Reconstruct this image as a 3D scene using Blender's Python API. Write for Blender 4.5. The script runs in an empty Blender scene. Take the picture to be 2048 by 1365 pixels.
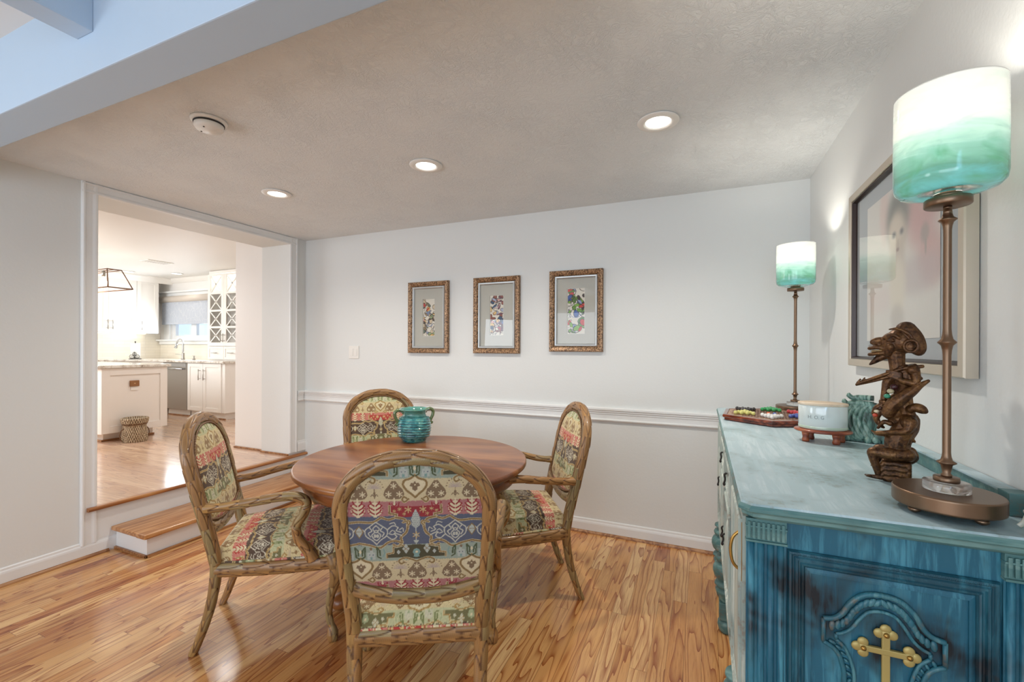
import bpy, bmesh, math, random
import numpy as np
from mathutils import Vector, Matrix, noise as mnoise
random.seed(7); np.random.seed(7)
PI = math.pi
SC = bpy.context.scene
COL = SC.collection

# ------------------------------------------------------------------ camera
F_PX, YAW, CYH, CAMH, ROLL = 884.8, -0.4066, 695.4, 1.378, 0.0044
_c, _s = math.cos(YAW), math.sin(YAW)
_cr, _sr = math.cos(ROLL), math.sin(ROLL)
_F = Vector((_s, _c, 0)); _R0 = Vector((_c, -_s, 0)); _U0 = Vector((0, 0, 1))
_R = _cr*_R0 + _sr*_U0; _U = -_sr*_R0 + _cr*_U0
cam_d = bpy.data.cameras.new('camera'); cam = bpy.data.objects.new('camera', cam_d); COL.objects.link(cam)
cam.matrix_world = Matrix(((_R.x, _U.x, -_F.x, 0), (_R.y, _U.y, -_F.y, 0), (_R.z, _U.z, -_F.z, CAMH), (0, 0, 0, 1)))
cam_d.sensor_width = 36; cam_d.lens = F_PX*36/2048; cam_d.shift_y = (CYH-682.5)/2048
cam_d.clip_start = 0.02
SC.camera = cam

# ------------------------------------------------------------------ colour management, world, big lights
SC.view_settings.view_transform = 'Standard'; SC.view_settings.look = 'None'
SC.view_settings.exposure = 0.08; SC.view_settings.gamma = 1.0
SC.view_settings.use_curve_mapping = False
SC.cycles.max_bounces = 10; SC.cycles.diffuse_bounces = 5; SC.cycles.glossy_bounces = 4
SC.cycles.transmission_bounces = 8; SC.cycles.transparent_max_bounces = 12
SC.cycles.caustics_reflective = False; SC.cycles.caustics_refractive = False
SC.cycles.sample_clamp_indirect = 4.0
W = bpy.data.worlds.new('world'); SC.world = W; W.use_nodes = True
_bg = W.node_tree.nodes['Background']; _bg.inputs[0].default_value = (0.62, 0.78, 1.0, 1); _bg.inputs[1].default_value = 1.3

def area(name, loc, target, sx, sy, power, color):
    l = bpy.data.lights.new(name, 'AREA'); l.shape = 'RECTANGLE'; l.size = sx; l.size_y = sy
    l.energy = power; l.color = color
    o = bpy.data.objects.new(name, l); COL.objects.link(o); o.location = loc
    o.rotation_euler = (Vector(target)-Vector(loc)).to_track_quat('-Z', 'Y').to_euler()
    return o
def point(name, loc, power, color, r=0.03):
    l = bpy.data.lights.new(name, 'POINT'); l.energy = power; l.color = color; l.shadow_soft_size = r
    o = bpy.data.objects.new(name, l); COL.objects.link(o); o.location = loc
    return o
def spot(name, loc, power, color, ang=2.3, blend=0.8, r=0.05):
    l = bpy.data.lights.new(name, 'SPOT'); l.energy = power; l.color = color; l.spot_size = ang; l.spot_blend = blend; l.shadow_soft_size = r
    o = bpy.data.objects.new(name, l); COL.objects.link(o); o.location = loc
    return o
# living room behind the camera: added fill, side window, added blue tint lamp
area('rear_fill', (-1.5, -3.6, 1.30), (-1.5, 3, 1.5), 3.6, 1.8, 72, (0.86, 0.93, 1.0))  # added soft fill panel, standing in for unseen windows at the rear
area('daylight_side_window', (-3.55, -0.9, 1.35), (0.3, 2.2, 1.7), 1.1, 1.1, 26, (0.80, 0.90, 1.0))
area('beam_tint_lamp', (0.5, -1.3, 1.9), (-1.6, 0.8, 2.6), 0.9, 0.8, 12, (0.35, 0.65, 1.0))  # added blue lamp that tints the beam; the right wall has no window
WARM = (1.0, 0.93, 0.84)
for lx in (-0.195, -1.484, -2.71):
    spot('downlight_beam', (lx, 2.167, 2.425), 58, WARM, 2.6, 0.9, 0.05)
area('kitchen_window_daylight', (-8.0, 4.66, 1.66), (-7.6, 2.0, 1.4), 1.0, .28, 14, (.85, .93, 1.0))
# kitchen: its own downlights and daylight
area('kitchen_daylight', (-7.2, 1.2, 2.0), (-6.9, 4.2, 1.0), 2.4, 1.2, 72, (0.93, 0.965, 1.0))
for (kx, ky) in ((-5.0, 2.3), (-5.2, 3.5), (-7.2, 2.0)):
    spot('kitchen_downlight_beam', (kx, ky, 2.52), 34, (1.0, 0.98, 0.95), 2.7, 1.0, 0.08)

# ------------------------------------------------------------------ helpers: objects
def lnk(o, parent=None):
    COL.objects.link(o)
    if parent is not None: o.parent = parent
    return o
def tag(o, label=None, cat=None, group=None, kind=None):
    if label: o['label'] = label
    if cat: o['category'] = cat
    if group: o['group'] = group
    if kind: o['kind'] = kind
    return o
def thing(name, loc, label, cat, rz=0.0, group=None):
    o = bpy.data.objects.new(name, None); o.empty_display_size = 0.05
    lnk(o); o.location = loc; o.rotation_euler = (0, 0, rz)
    return tag(o, label, cat, group)
def children_of(o): return [c for c in COL.objects if c.parent == o]
def copy_tree(o, parent=None):
    c = o.copy(); COL.objects.link(c)
    if parent is not None: c.parent = parent
    for ch in children_of(o): copy_tree(ch, c)
    return c

class MB:
    """collects geometry for one mesh"""
    def __init__(s): s.v = []; s.f = []; s.c = []; s.n = 0; s.hascol = False; s.sm = []
    def add(s, verts, faces, col=None, smooth=True):
        n = s.n
        s.v.append(np.asarray(verts, float).reshape(-1, 3)); m = len(s.v[-1])
        s.f += [tuple(i+n for i in f) for f in faces]; s.sm += [smooth]*len(faces)
        if col is not None:
            s.hascol = True; s.c.append(np.asarray(col, float).reshape(-1, 3) if np.ndim(col) > 1 else np.tile(col, (m, 1)))
        else: s.c.append(np.ones((m, 3)))
        s.n += m
        return s
    def box(s, x0, x1, y0, y1, z0, z1, b=0.0, col=None):
        if b <= 0:
            v = [(x, y, z) for z in (z0, z1) for y in (y0, y1) for x in (x0, x1)]
            f = [(0, 2, 3, 1), (4, 5, 7, 6), (0, 1, 5, 4), (2, 6, 7, 3), (0, 4, 6, 2), (1, 3, 7, 5)]
            return s.add(v, f, col, False)
        b = min(b, 0.45*min(abs(x1-x0), abs(y1-y0), abs(z1-z0)))
        bm = bmesh.new(); bmesh.ops.create_cube(bm, size=1)
        for v in bm.verts: v.co = Vector(((x0+x1)/2+v.co.x*(x1-x0), (y0+y1)/2+v.co.y*(y1-y0), (z0+z1)/2+v.co.z*(z1-z0)))
        bmesh.ops.bevel(bm, geom=list(bm.edges), offset=b, segments=2, affect='EDGES', profile=0.6)
        s.frombm(bm, col, False); return s
    def frombm(s, bm, col=None, smooth=True):
        bm.verts.index_update()
        s.add([v.co[:] for v in bm.verts], [tuple(v.index for v in f.verts) for f in bm.faces], col, smooth); bm.free()
    def lathe(s, prof, c=(0, 0, 0), n=32, col=None, axis='z', fn=None, smooth=True):
        vs = []
        for (r, z) in prof:
            for i in range(n):
                a = 2*PI*i/n; rr = r
                if fn: rr = fn(r, z, a)
                p = (rr*math.cos(a), rr*math.sin(a), z)
                if axis == 'x': p = (z, p[0], p[1])
                if axis == 'y': p = (p[0], z, p[1])
                vs.append((p[0]+c[0], p[1]+c[1], p[2]+c[2]))
        fs = []
        for j in range(len(prof)-1):
            for i in range(n):
                k = (i+1) % n
                fs.append((j*n+i, j*n+k, (j+1)*n+k, (j+1)*n+i))
        if prof[0][0] > 1e-6: fs.append(tuple(range(n))[::-1])
        if prof[-1][0] > 1e-6: fs.append(tuple((len(prof)-1)*n+i for i in range(n)))
        return s.add(vs, fs, col, smooth)
    def ell(s, c, r, n=16, m=10, col=None, rot=None):
        vs = []; 
        for j in range(m+1):
            t = PI*j/m
            for i in range(n):
                a = 2*PI*i/n
                p = Vector((r[0]*math.sin(t)*math.cos(a), r[1]*math.sin(t)*math.sin(a), r[2]*math.cos(t)))
                if rot: p = rot @ p
                vs.append((c[0]+p.x, c[1]+p.y, c[2]+p.z))
        fs = [(j*n+i, (j+1)*n+i, (j+1)*n+(i+1) % n, j*n+(i+1) % n) for j in range(m) for i in range(n)]
        return s.add(vs, fs, col, True)
    def prism(s, poly, z0, z1, frame=None, col=None, smooth=False):
        """poly: 2D outline (a,b) extruded along c; frame(a,b,c)->xyz"""
        fr = frame or (lambda a, b, c: (a, b, c)); n = len(poly)
        v = [fr(a, b, z0) for a, b in poly]+[fr(a, b, z1) for a, b in poly]
        f = [tuple(range(n))[::-1], tuple(range(n, 2*n))]+[(i, (i+1) % n, n+(i+1) % n, n+i) for i in range(n)]
        return s.add(v, f, col, smooth)
    def sweep(s, path, sec, ref=(0, 0, 1), closed=False, scale=None, mod=None, colfn=None, caps=True, smooth=True, col=None, mitre=False):
        """sweep 2D closed section sec (list of (a,b)) along path; a along N1 (ref-perp), b along N2"""
        P = np.asarray(path, float); n = len(P); S = np.asarray(sec, float); m = len(S)
        if closed: T = np.roll(P, -1, 0)-np.roll(P, 1, 0)
        else:
            T = np.empty_like(P); T[1:-1] = P[2:]-P[:-2]; T[0] = P[1]-P[0]; T[-1] = P[-1]-P[-2]
            if mitre:
                pass
        T /= np.linalg.norm(T, axis=1)[:, None]+1e-12
        R = np.asarray(ref, float)
        if R.ndim == 1: R = np.tile(R, (n, 1))
        N1 = R-(R*T).sum(1)[:, None]*T; N1 /= np.linalg.norm(N1, axis=1)[:, None]+1e-12
        N2 = np.cross(T, N1)
        L = np.concatenate([[0], np.cumsum(np.linalg.norm(np.diff(P, axis=0), axis=1))])
        sc = np.ones((n, 2)) if scale is None else (np.asarray(scale, float) if np.ndim(scale) == 2 else np.tile(np.asarray(scale, float)[:, None], (1, 2)))
        A = S[None, :, 0]*sc[:, 0:1]; B = S[None, :, 1]*sc[:, 1:2]
        if mitre:
            k = np.ones(n)
            for i in range(n):
                if closed or 0 < i < n-1:
                    t1 = P[i]-P[i-1]; t2 = P[(i+1) % n]-P[i]
                    t1 = t1/np.linalg.norm(t1); t2 = t2/np.linalg.norm(t2)
                    k[i] = 1/max(0.3, math.sqrt((1+t1@t2)/2))
            B = B*k[:, None] if mitre == 'b' else B; A = A*k[:, None] if mitre == 'a' else A
        colv = None
        if mod is not None:
            th = np.arctan2(S[:, 1], S[:, 0]); LL = np.tile(L[:, None], (1, m)); TH = np.tile(th[None], (n, 1))
            dh, colv = mod(LL, TH)
            rr = np.sqrt(A*A+B*B)+1e-9; A = A*(1+dh/rr); B = B*(1+dh/rr); colv = colv.reshape(-1, 3)
        V = P[:, None, :]+A[:, :, None]*N1[:, None, :]+B[:, :, None]*N2[:, None, :]
        fs = []
        for j in range(n if closed else n-1):
            jj = (j+1) % n
            for i in range(m):
                k2 = (i+1) % m
                fs.append((j*m+i, j*m+k2, jj*m+k2, jj*m+i))
        if not closed and caps: fs.append(tuple(range(m))[::-1]); fs.append(tuple((n-1)*m+i for i in range(m)))
        return s.add(V.reshape(-1, 3), fs, colv if colv is not None else col, smooth)
    def tube(s, path, r, n=10, col=None, closed=False, ref=(0.13, 0.21, 0.97)):
        sec = [(math.cos(2*PI*i/n), math.sin(2*PI*i/n)) for i in range(n)]
        rr = np.full(len(path), r) if np.ndim(r) == 0 else np.interp(np.linspace(0, 1, len(path)), np.linspace(0, 1, len(r)), r)
        return s.sweep(path, sec, ref=ref, scale=rr, col=col, closed=closed)
    def grid(s, V, col=None, flip=False, smooth=True):
        V = np.asarray(V, float); a, b = V.shape[:2]
        fs = [(i*b+j, i*b+j+1, (i+1)*b+j+1, (i+1)*b+j) for i in range(a-1) for j in range(b-1)]
        if flip: fs = [f[::-1] for f in fs]
        return s.add(V.reshape(-1, 3), fs, None if col is None else np.asarray(col).reshape(-1, 3), smooth)
    def build(s, name, mat, parent=None, loc=None, auto=None):
        me = bpy.data.meshes.new(name)
        V = np.concatenate(s.v) if s.v else np.zeros((0, 3))
        me.from_pydata(V.tolist(), [], s.f)
        me.polygons.foreach_set('use_smooth', s.sm)
        if s.hascol:
            at = me.color_attributes.new('Col', 'FLOAT_COLOR', 'POINT')
            cc = np.concatenate(s.c); cc = np.concatenate([cc, np.ones((len(cc), 1))], 1).astype(np.float32)
            at.data.foreach_set('color', cc.ravel())
        me.update(); bm = bmesh.new(); bm.from_mesh(me); bmesh.ops.recalc_face_normals(bm, faces=bm.faces); bm.to_mesh(me); bm.free()
        if mat is not None: me.materials.append(mat)
        o = bpy.data.objects.new(name, me); lnk(o, parent)
        if loc: o.location = loc
        return o

def catmull(pts, k=8, closed=False):
    P = [np.asarray(p, float) for p in pts]; n = len(P); out = []
    rng = range(n if closed else n-1)
    for i in rng:
        p0 = P[(i-1) % n] if (closed or i > 0) else 2*P[0]-P[1]
        p1 = P[i]; p2 = P[(i+1) % n]
        p3 = P[(i+2) % n] if (closed or i+2 < n) else 2*P[-1]-P[-2]
        for j in range(k):
            t = j/k
            out.append(0.5*((2*p1)+(-p0+p2)*t+(2*p0-5*p1+4*p2-p3)*t*t+(-p0+3*p1-3*p2+p3)*t**3))
    if not closed: out.append(P[-1])
    return np.array(out)
def resample(P, step):
    P = np.asarray(P, float); d = np.concatenate([[0], np.cumsum(np.linalg.norm(np.diff(P, axis=0), axis=1))])
    n = max(2, int(d[-1]/step)+1); t = np.linspace(0, d[-1], n)
    return np.stack([np.interp(t, d, P[:, i]) for i in range(P.shape[1])], 1)
def lin(h):
    if isinstance(h, str):
        h = h.lstrip('#'); h = [int(h[i:i+2], 16)/255 for i in (0, 2, 4)]
    return tuple((c/12.92 if c <= 0.04045 else ((c+0.055)/1.055)**2.4) for c in h)
def circ(n, rx=1, ry=1, p=2.0):
    o = []
    for i in range(n):
        a = 2*PI*i/n; c, q = math.cos(a), math.sin(a)
        o.append((rx*math.copysign(abs(c)**(2/p), c), ry*math.copysign(abs(q)**(2/p), q)))
    return o

# ------------------------------------------------------------------ helpers: materials
class NT:
    def __init__(s, name):
        s.m = bpy.data.materials.new(name); s.m.use_nodes = True; s.t = s.m.node_tree
        s.b = s.t.nodes['Principled BSDF']; s.out = s.t.nodes['Material Output']
    def n(s, typ, ins=None, **props):
        nd = s.t.nodes.new(typ)
        for k, v in props.items(): setattr(nd, k, v)
        for k, v in (ins or {}).items(): s.set(nd, k, v)
        return nd
    def set(s, nd, k, v):
        sock = nd.inputs[k]
        if hasattr(v, 'is_output') or isinstance(v, bpy.types.NodeSocket): s.t.links.new(v, sock)
        else:
            if isinstance(v, tuple) and len(v) == 3 and sock.type == 'RGBA': v = (*v, 1)
            sock.default_value = v
    def math(s, op, a, b=None, c=None, clamp=False):
        nd = s.n('ShaderNodeMath', operation=op); nd.use_clamp = clamp
        for i, v in enumerate((a, b, c)):
            if v is not None: s.set(nd, i, v)
        return nd.outputs[0]
    def mix(s, fac, a, b, typ='MIX'):
        nd = s.n('ShaderNodeMixRGB', blend_type=typ); s.set(nd, 0, fac); s.set(nd, 1, a); s.set(nd, 2, b); return nd.outputs[0]
    def ramp(s, fac, stops):
        nd = s.n('ShaderNodeValToRGB'); e = nd.color_ramp.elements
        while len(e) < len(stops): e.new(0.5)
        for i, (p, c) in enumerate(stops):
            e[i].position = p; e[i].color = (*c, 1) if len(c) == 3 else c
        s.set(nd, 0, fac); return nd.outputs[0]
    def rampf(s, fac, a, b, va=0.0, vb=1.0):
        nd = s.n('ShaderNodeMapRange', {'Value': fac, 'From Min': a, 'From Max': b, 'To Min': va, 'To Max': vb}); return nd.outputs[0]
    def coords(s, scale=(1, 1, 1), rot=(0, 0, 0), loc=(0, 0, 0), kind='Object'):
        tc = s.n('ShaderNodeTexCoord'); mp = s.n('ShaderNodeMapping', {'Vector': tc.outputs[kind], 'Scale': scale, 'Rotation': rot, 'Location': loc}); return mp.outputs[0]
    def noise(s, vec, scale, detail=3, rough=0.5, dist=0.0, out='Fac'):
        nd = s.n('ShaderNodeTexNoise', {'Vector': vec, 'Scale': scale, 'Detail': detail, 'Roughness': rough, 'Distortion': dist}); return nd.outputs[out]
    def bump(s, h, strength=0.3, dist=0.01):
        nd = s.n('ShaderNodeBump', {'Height': h, 'Strength': strength, 'Distance': dist}); s.t.links.new(nd.outputs[0], s.b.inputs['Normal']); return nd.outputs[0]
    def P(s, **k):
        for key, v in k.items(): s.set(s.b, {'color': 'Base Color', 'rough': 'Roughness', 'metal': 'Metallic', 'spec': 'Specular IOR Level', 'coat': 'Coat Weight', 'coatr': 'Coat Roughness', 'ior': 'IOR', 'trans': 'Transmission Weight', 'emis': 'Emission Color', 'emiss': 'Emission Strength', 'alpha': 'Alpha', 'sheen': 'Sheen Weight', 'sss': 'Subsurface Weight'}[key], v)
        return s
def plain(name, color, rough=0.5, metal=0.0, bs=0, bstr=0.1, var=0.0, coat=0.0, spec=0.5, bd=0.002):
    t = NT(name); c = lin(color) if isinstance(color, str) else color
    if var > 0:
        nz = t.noise(t.coords(), 6, 4); t.P(color=t.mix(nz, tuple(x*(1-var) for x in c), tuple(min(1, x*(1+var)) for x in c)))
    else: t.P(color=(*c, 1))
    t.P(rough=rough, metal=metal, coat=coat, spec=spec)
    if bs: t.bump(t.noise(t.coords(), bs, 4), bstr, bd)
    return t.m
def vcol(name, rough=0.6, bs=0, bstr=0.2, bd=0.001, coat=0.0, sheen=0.0, metal=0.0):
    t = NT(name); a = t.n('ShaderNodeVertexColor', layer_name='Col'); t.P(color=a.outputs[0], rough=rough, coat=coat, sheen=sheen, metal=metal)
    if bs: t.bump(t.noise(t.coords(), bs, 3), bstr, bd)
    return t.m
def emit(name, color, strength):
    t = NT(name); c = lin(color) if isinstance(color, str) else color
    t.P(color=(0, 0, 0, 1), emis=(*c, 1), emiss=strength); return t.m
# ------------------------------------------------------------------ materials
def wall_mat(name, color, bs=90, bstr=0.25, rough=0.55, bd=0.002):
    t = NT(name); v = t.coords()
    h = t.math('ADD', t.noise(v, bs, 3, 0.6), t.math('MULTIPLY', t.noise(v, bs*0.3, 2), 0.6))
    t.P(color=(*lin(color), 1), rough=rough, spec=0.3); t.bump(h, bstr, bd); return t.m
def knockdown():
    t = NT('ceiling_knockdown'); v = t.coords(scale=(1, 1.0, 1))
    w = t.noise(v, 9, 3, 0.5, out='Color')
    vv = t.n('ShaderNodeVectorMath', {0: v, 1: t.n('ShaderNodeVectorMath', {0: w, 'Scale': 0.16}, operation='SCALE').outputs[0]}, operation='ADD').outputs[0]
    r = t.noise(vv, 34, 4, 0.62, 0.8)
    ridge = t.math('SUBTRACT', 1.0, t.math('MULTIPLY', t.math('ABSOLUTE', t.math('SUBTRACT', r, 0.5)), 9.0), clamp=True)
    mask = t.rampf(t.noise(v, 4.2, 2), 0.32, 0.66, 0.25, 0.9)
    h = t.math('ADD', t.math('MULTIPLY', ridge, mask), t.math('MULTIPLY', t.noise(v, 160, 2), 0.12))
    t.P(color=(*lin('#E5E9EA'), 1), rough=0.7, spec=0.2); t.bump(h, 0.62, 0.0045); return t.m
def oak(name, along='y', width=0.071, length=1.05, tones=None, rough=0.22, coat=0.3, pale=0.0):
    t = NT(name); v = t.coords(); sp = t.n('ShaderNodeSeparateXYZ', {0: v})
    X, Y = (sp.outputs[0], sp.outputs[1]) if along == 'y' else (sp.outputs[1], sp.outputs[0])
    xr = t.math('DIVIDE', X, width); row = t.math('FLOOR', xr); fx = t.math('FRACT', xr)
    wn = t.n('ShaderNodeTexWhiteNoise', {'W': row}, noise_dimensions='1D').outputs[0]
    yr = t.math('ADD', t.math('DIVIDE', Y, length), t.math('MULTIPLY', wn, 7.3)); colm = t.math('FLOOR', yr); fy = t.math('FRACT', yr)
    idv = t.n('ShaderNodeCombineXYZ', {0: row, 1: colm, 2: 0.0}).outputs[0]
    wn2 = t.n('ShaderNodeTexWhiteNoise', {'Vector': idv}, noise_dimensions='3D'); r1 = wn2.outputs[0]; rc = wn2.outputs[1]
    # grain coordinates, shifted per board
    off = t.math('MULTIPLY', r1, 37.0)
    gv = t.n('ShaderNodeCombineXYZ', {0: t.math('ADD', t.math('MULTIPLY', X, 1.0), off), 1: t.math('MULTIPLY', Y, 0.085), 2: off}).outputs[0]
    warp = t.noise(gv, 7.0, 2, 0.5)
    rings = t.math('FRACT', t.math('MULTIPLY', t.noise(t.n('ShaderNodeCombineXYZ', {0: t.math('ADD', X, off), 1: t.math('MULTIPLY', Y, 0.10), 2: off}).outputs[0], 11.0, 2, 0.45, 0.15), 9.0))
    ringm = t.math('POWER', rings, 3.6)
    fine = t.noise(t.n('ShaderNodeCombineXYZ', {0: t.math('MULTIPLY', X, 420.0), 1: t.math('MULTIPLY', Y, 9.0), 2: off}).outputs[0], 1.0, 2, 0.6)
    finem = t.rampf(fine, 0.50, 0.72)
    tones = tones or ['#CA8C4E', '#DAA568', '#E6BC84', '#D0985A', '#B87642']
    base = t.ramp(r1, [(i/(len(tones)-1), lin(c)) for i, c in enumerate(tones)])
    dark = t.mix(1.0, base, lin('#A0602E'), 'MULTIPLY')
    c = t.mix(t.math('MULTIPLY', ringm, 0.9), base, dark)
    c = t.mix(t.math('MULTIPLY', t.math('MULTIPLY', finem, t.rampf(warp, 0.25, 0.65)), 0.8), c, dark)
    ex = t.math('MINIMUM', fx, t.math('SUBTRACT', 1.0, fx)); ey = t.math('MULTIPLY', t.math('MINIMUM', fy, t.math('SUBTRACT', 1.0, fy)), length/width)
    gap = t.math('LESS_THAN', t.math('MINIMUM', ex, ey), 0.014)
    c = t.mix(t.math('MULTIPLY', gap, 0.65), c, lin('#5A2E14'))
    if pale: c = t.mix(pale, c, lin('#E6D6C6'))
    t.P(color=c, rough=t.math('ADD', rough, t.math('MULTIPLY', finem, 0.06)), coat=coat, coatr=0.12, spec=0.5)
    t.bump(t.math('ADD', t.math('MULTIPLY', gap, -1.0), t.math('MULTIPLY', finem, -0.12)), 0.25, 0.0012)
    return t.m
def wood(name, cols, scale=1.0, axis=0, rough=0.35, coat=0.2, rings=10.0, stretch=0.08):
    t = NT(name); sc = [1.0, 1.0, 1.0]; sc[axis] = stretch; v = t.coords(scale=tuple(sc))
    r = t.math('PINGPONG', t.math('MULTIPLY', t.noise(v, 6*scale, 3, 0.5, 0.3), rings*2), 1.0)
    f = t.noise(t.coords(scale=tuple(8 if i == axis else 260 for i in range(3))), scale, 2, 0.6)
    fac = t.math('ADD', t.math('MULTIPLY', r, 0.55), t.math('MULTIPLY', f, 0.5))
    c = t.ramp(fac, [(i/(len(cols)-1)*0.8+0.1, lin(x)) for i, x in enumerate(cols)])
    t.P(color=c, rough=rough, coat=coat, coatr=0.15); t.bump(f, 0.12, 0.001); return t.m
def paint_worn(name, base, light, dark, wear, rough=0.5, axis=2, amt_l=0.5, amt_d=0.5, amt_w=0.15, sc=1.0):
    """brushed glaze over paint: streaks along an axis"""
    t = NT(name); s = [34*sc]*3; s[axis] = 2.6*sc; v = t.coords(scale=tuple(s)); v1 = t.coords()
    st = t.noise(v, 1.6, 5, 0.65, 0.5); bl = t.noise(v1, 5.5*sc, 3, 0.55, 0.6); sp = t.noise(v1, 55, 3, 0.6)
    c = t.mix(t.rampf(st, 0.46, 0.62, 0, amt_l), lin(base), lin(light))
    c = t.mix(t.math('MULTIPLY', t.rampf(t.math('ADD', t.math('MULTIPLY', bl, 0.65), t.math('MULTIPLY', st, 0.35)), 0.49, 0.62), amt_d), c, lin(dark))
    c = t.mix(t.math('MULTIPLY', t.rampf(t.math('ADD', t.math('MULTIPLY', sp, 0.5), t.math('MULTIPLY', bl, 0.5)), 0.56, 0.63), amt_w), c, lin(wear))
    t.P(color=c, rough=rough, spec=0.4, coat=0.15, coatr=0.3); t.bump(t.math('ADD', st, t.math('MULTIPLY', sp, 0.4)), 0.28, 0.002); return t.m
M = {}
M['wall'] = wall_mat('wall_paint', '#E0E2E0', 70, 0.30)
M['wallk'] = wall_mat('kitchen_wall_paint', '#EDEAE6', 40, 0.05)
M['trim'] = plain('white_trim_paint', '#E6E7E6', 0.35)
M['ceil'] = knockdown()
M['ceils'] = wall_mat('smooth_ceiling_paint', '#E4E2DE', 30, 0.05)
M['beam'] = wall_mat('beam_paint_daylit', '#B9CDE0', 60, 0.10)  # blue of the daylight on the beam is put into its paint colour
M['oak'] = oak('oak_strip_floor', 'y')
M['oakk'] = oak('kitchen_oak_floor', 'x', 0.057, 1.1, tones=['#BC8A5E', '#CFA278', '#DDB48C', '#C89468', '#B47C50'], rough=0.16, coat=0.45, pale=0.32)
M['nosing'] = wood('oak_nosing', ['#7A4420', '#A0642F', '#C08A50'], 1.0, 1, 0.3, 0.3)
M['tread'] = wood('oak_tread', ['#8A5228', '#B47C48', '#CFA070'], 1.2, 1, 0.3, 0.3)
M['shoe'] = wood('oak_shoe_moulding', ['#6A4022', '#96643A', '#B98A5C'], 1.0, 1, 0.4, 0.1)
M['walnut'] = wood('table_walnut', ['#52280F', '#7E461F', '#A26A38'], 0.55, 0, 0.32, 0.22, rings=3.5, stretch=0.35)
M['chairwood'] = vcol('carved_gilt_wood', 0.42, 180, 0.15, 0.0008, coat=0.25)
M['fabric'] = vcol('tapestry_fabric', 0.92, 900, 0.5, 0.0006, sheen=0.15)
M['sb_top'] = paint_worn('pale_teal_brushed_paint', '#B0C8CF', '#D8E7ED', '#62868A', '#7B7A6A', 0.38, 1, 0.55, 0.55, 0.35, 0.8)
M['sb_edge'] = paint_worn('green_teal_edge_paint', '#4E7878', '#86A8A2', '#1F3C3C', '#7A5A40', 0.45, 0, 0.6, 0.6, 0.5)
M['sb_end'] = paint_worn('deep_blue_glazed_paint', '#1F5E74', '#4A90A4', '#0A141C', '#1E2428', 0.45, 2, 0.9, 1.0, 0.2)
M['sb_groove'] = paint_worn('dark_glazed_moulding_paint', '#184858', '#3A7C8E', '#08121A', '#2A2628', 0.42, 2, 0.6, 0.95, 0.5)
M['sb_front'] = paint_worn('whitewashed_grey_teal_paint', '#A2B0AA', '#D2D6CC', '#5A7072', '#8A7462', 0.55, 2, 0.9, 0.6, 0.6)
M['sb_carve'] = paint_worn('teal_carving_paint', '#2B6878', '#64989E', '#122A34', '#7A6248', 0.42, 2, 0.7, 0.5, 0.5, 2.0)
M['brassp'] = plain('painted_gold_cross', '#B3A062', 0.42, 0.35, 60, 0.3, 0.22)
M['bronze'] = plain('aged_bronze_metal', '#7C6450', 0.36, 0.9, 0, 0, 0.12)
M['gold'] = plain('antique_brass_pull', '#B08A4A', 0.3, 0.9)

M['chrome'] = plain('brushed_steel', '#B9BBBD', 0.25, 0.95)
M['nickel'] = plain('satin_nickel', '#A8A49C', 0.35, 0.9)
M['black'] = plain('black_iron', '#2A2522', 0.5, 0.3)
M['white'] = plain('white_plastic', '#EAE8E2', 0.4)
M['white2'] = plain('white_cabinet_paint', '#EEEAE4', 0.38)
M['cabin'] = plain('white_cabinet_panel_paint', '#EBE5DE', 0.38)
def frame_mat():
    t = NT('hammered_bronze_frame'); v = t.coords()
    vo = t.n('ShaderNodeTexVoronoi', {'Vector': t.coords(scale=(1, 1, 0.55)), 'Scale': 140.0}); d = vo.outputs[0]
    c = t.ramp(d, [(0.0, lin('#D2B08C')), (0.45, lin('#94704E')), (0.8, lin('#4E3A2A'))])
    t.P(color=c, rough=0.38, metal=0.35); t.bump(d, -0.7, 0.004); return t.m
M['pframe'] = frame_mat()
M['fillet'] = plain('silver_leaf_fillet', '#B9BCBC', 0.35, 0.6, 120, 0.2, 0.2)
M['mat'] = plain('greige_suede_mat', '#B9B8AE', 0.9, 0, 25, 0.1, 0.08)
M['lframe'] = plain('champagne_gilt_frame', '#C4B8A6', 0.35, 0.45, 90, 0.1, 0.1)
M['lframed'] = plain('dark_frame_side', '#2E1A12', 0.3, 0.2)
def glass_pane():
    t = NT('picture_glass'); t.t.nodes.remove(t.b)
    fr0 = t.n('ShaderNodeFresnel', {'IOR': 1.5}); ge = t.n('ShaderNodeNewGeometry'); fr = t.n('ShaderNodeMath', {0: fr0.outputs[0], 1: t.math('SUBTRACT', 1.0, ge.outputs['Backfacing'])}, operation='MULTIPLY'); tr = t.n('ShaderNodeBsdfTransparent', {'Color': (0.99, 0.99, 0.99)})
    gl = t.n('ShaderNodeBsdfGlossy', {'Color': (1, 1, 1), 'Roughness': 0.0})
    mx = t.n('ShaderNodeMixShader', {0: fr.outputs[0], 1: tr.outputs[0], 2: gl.outputs[0]})
    t.t.links.new(mx.outputs[0], t.out.inputs[0]); return t.m
M['glass'] = glass_pane()
def milk():
    t = NT('milky_inner_glass'); t.t.nodes.remove(t.b); df = t.n('ShaderNodeBsdfTranslucent', {'Color': (.93, .94, .93)}); d2 = t.n('ShaderNodeBsdfDiffuse', {'Color': (.93, .94, .93)})
    mx = t.n('ShaderNodeMixShader', {0: 0.35, 1: df.outputs[0], 2: d2.outputs[0]}); t.t.links.new(mx.outputs[0], t.out.inputs[0]); return t.m
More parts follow.
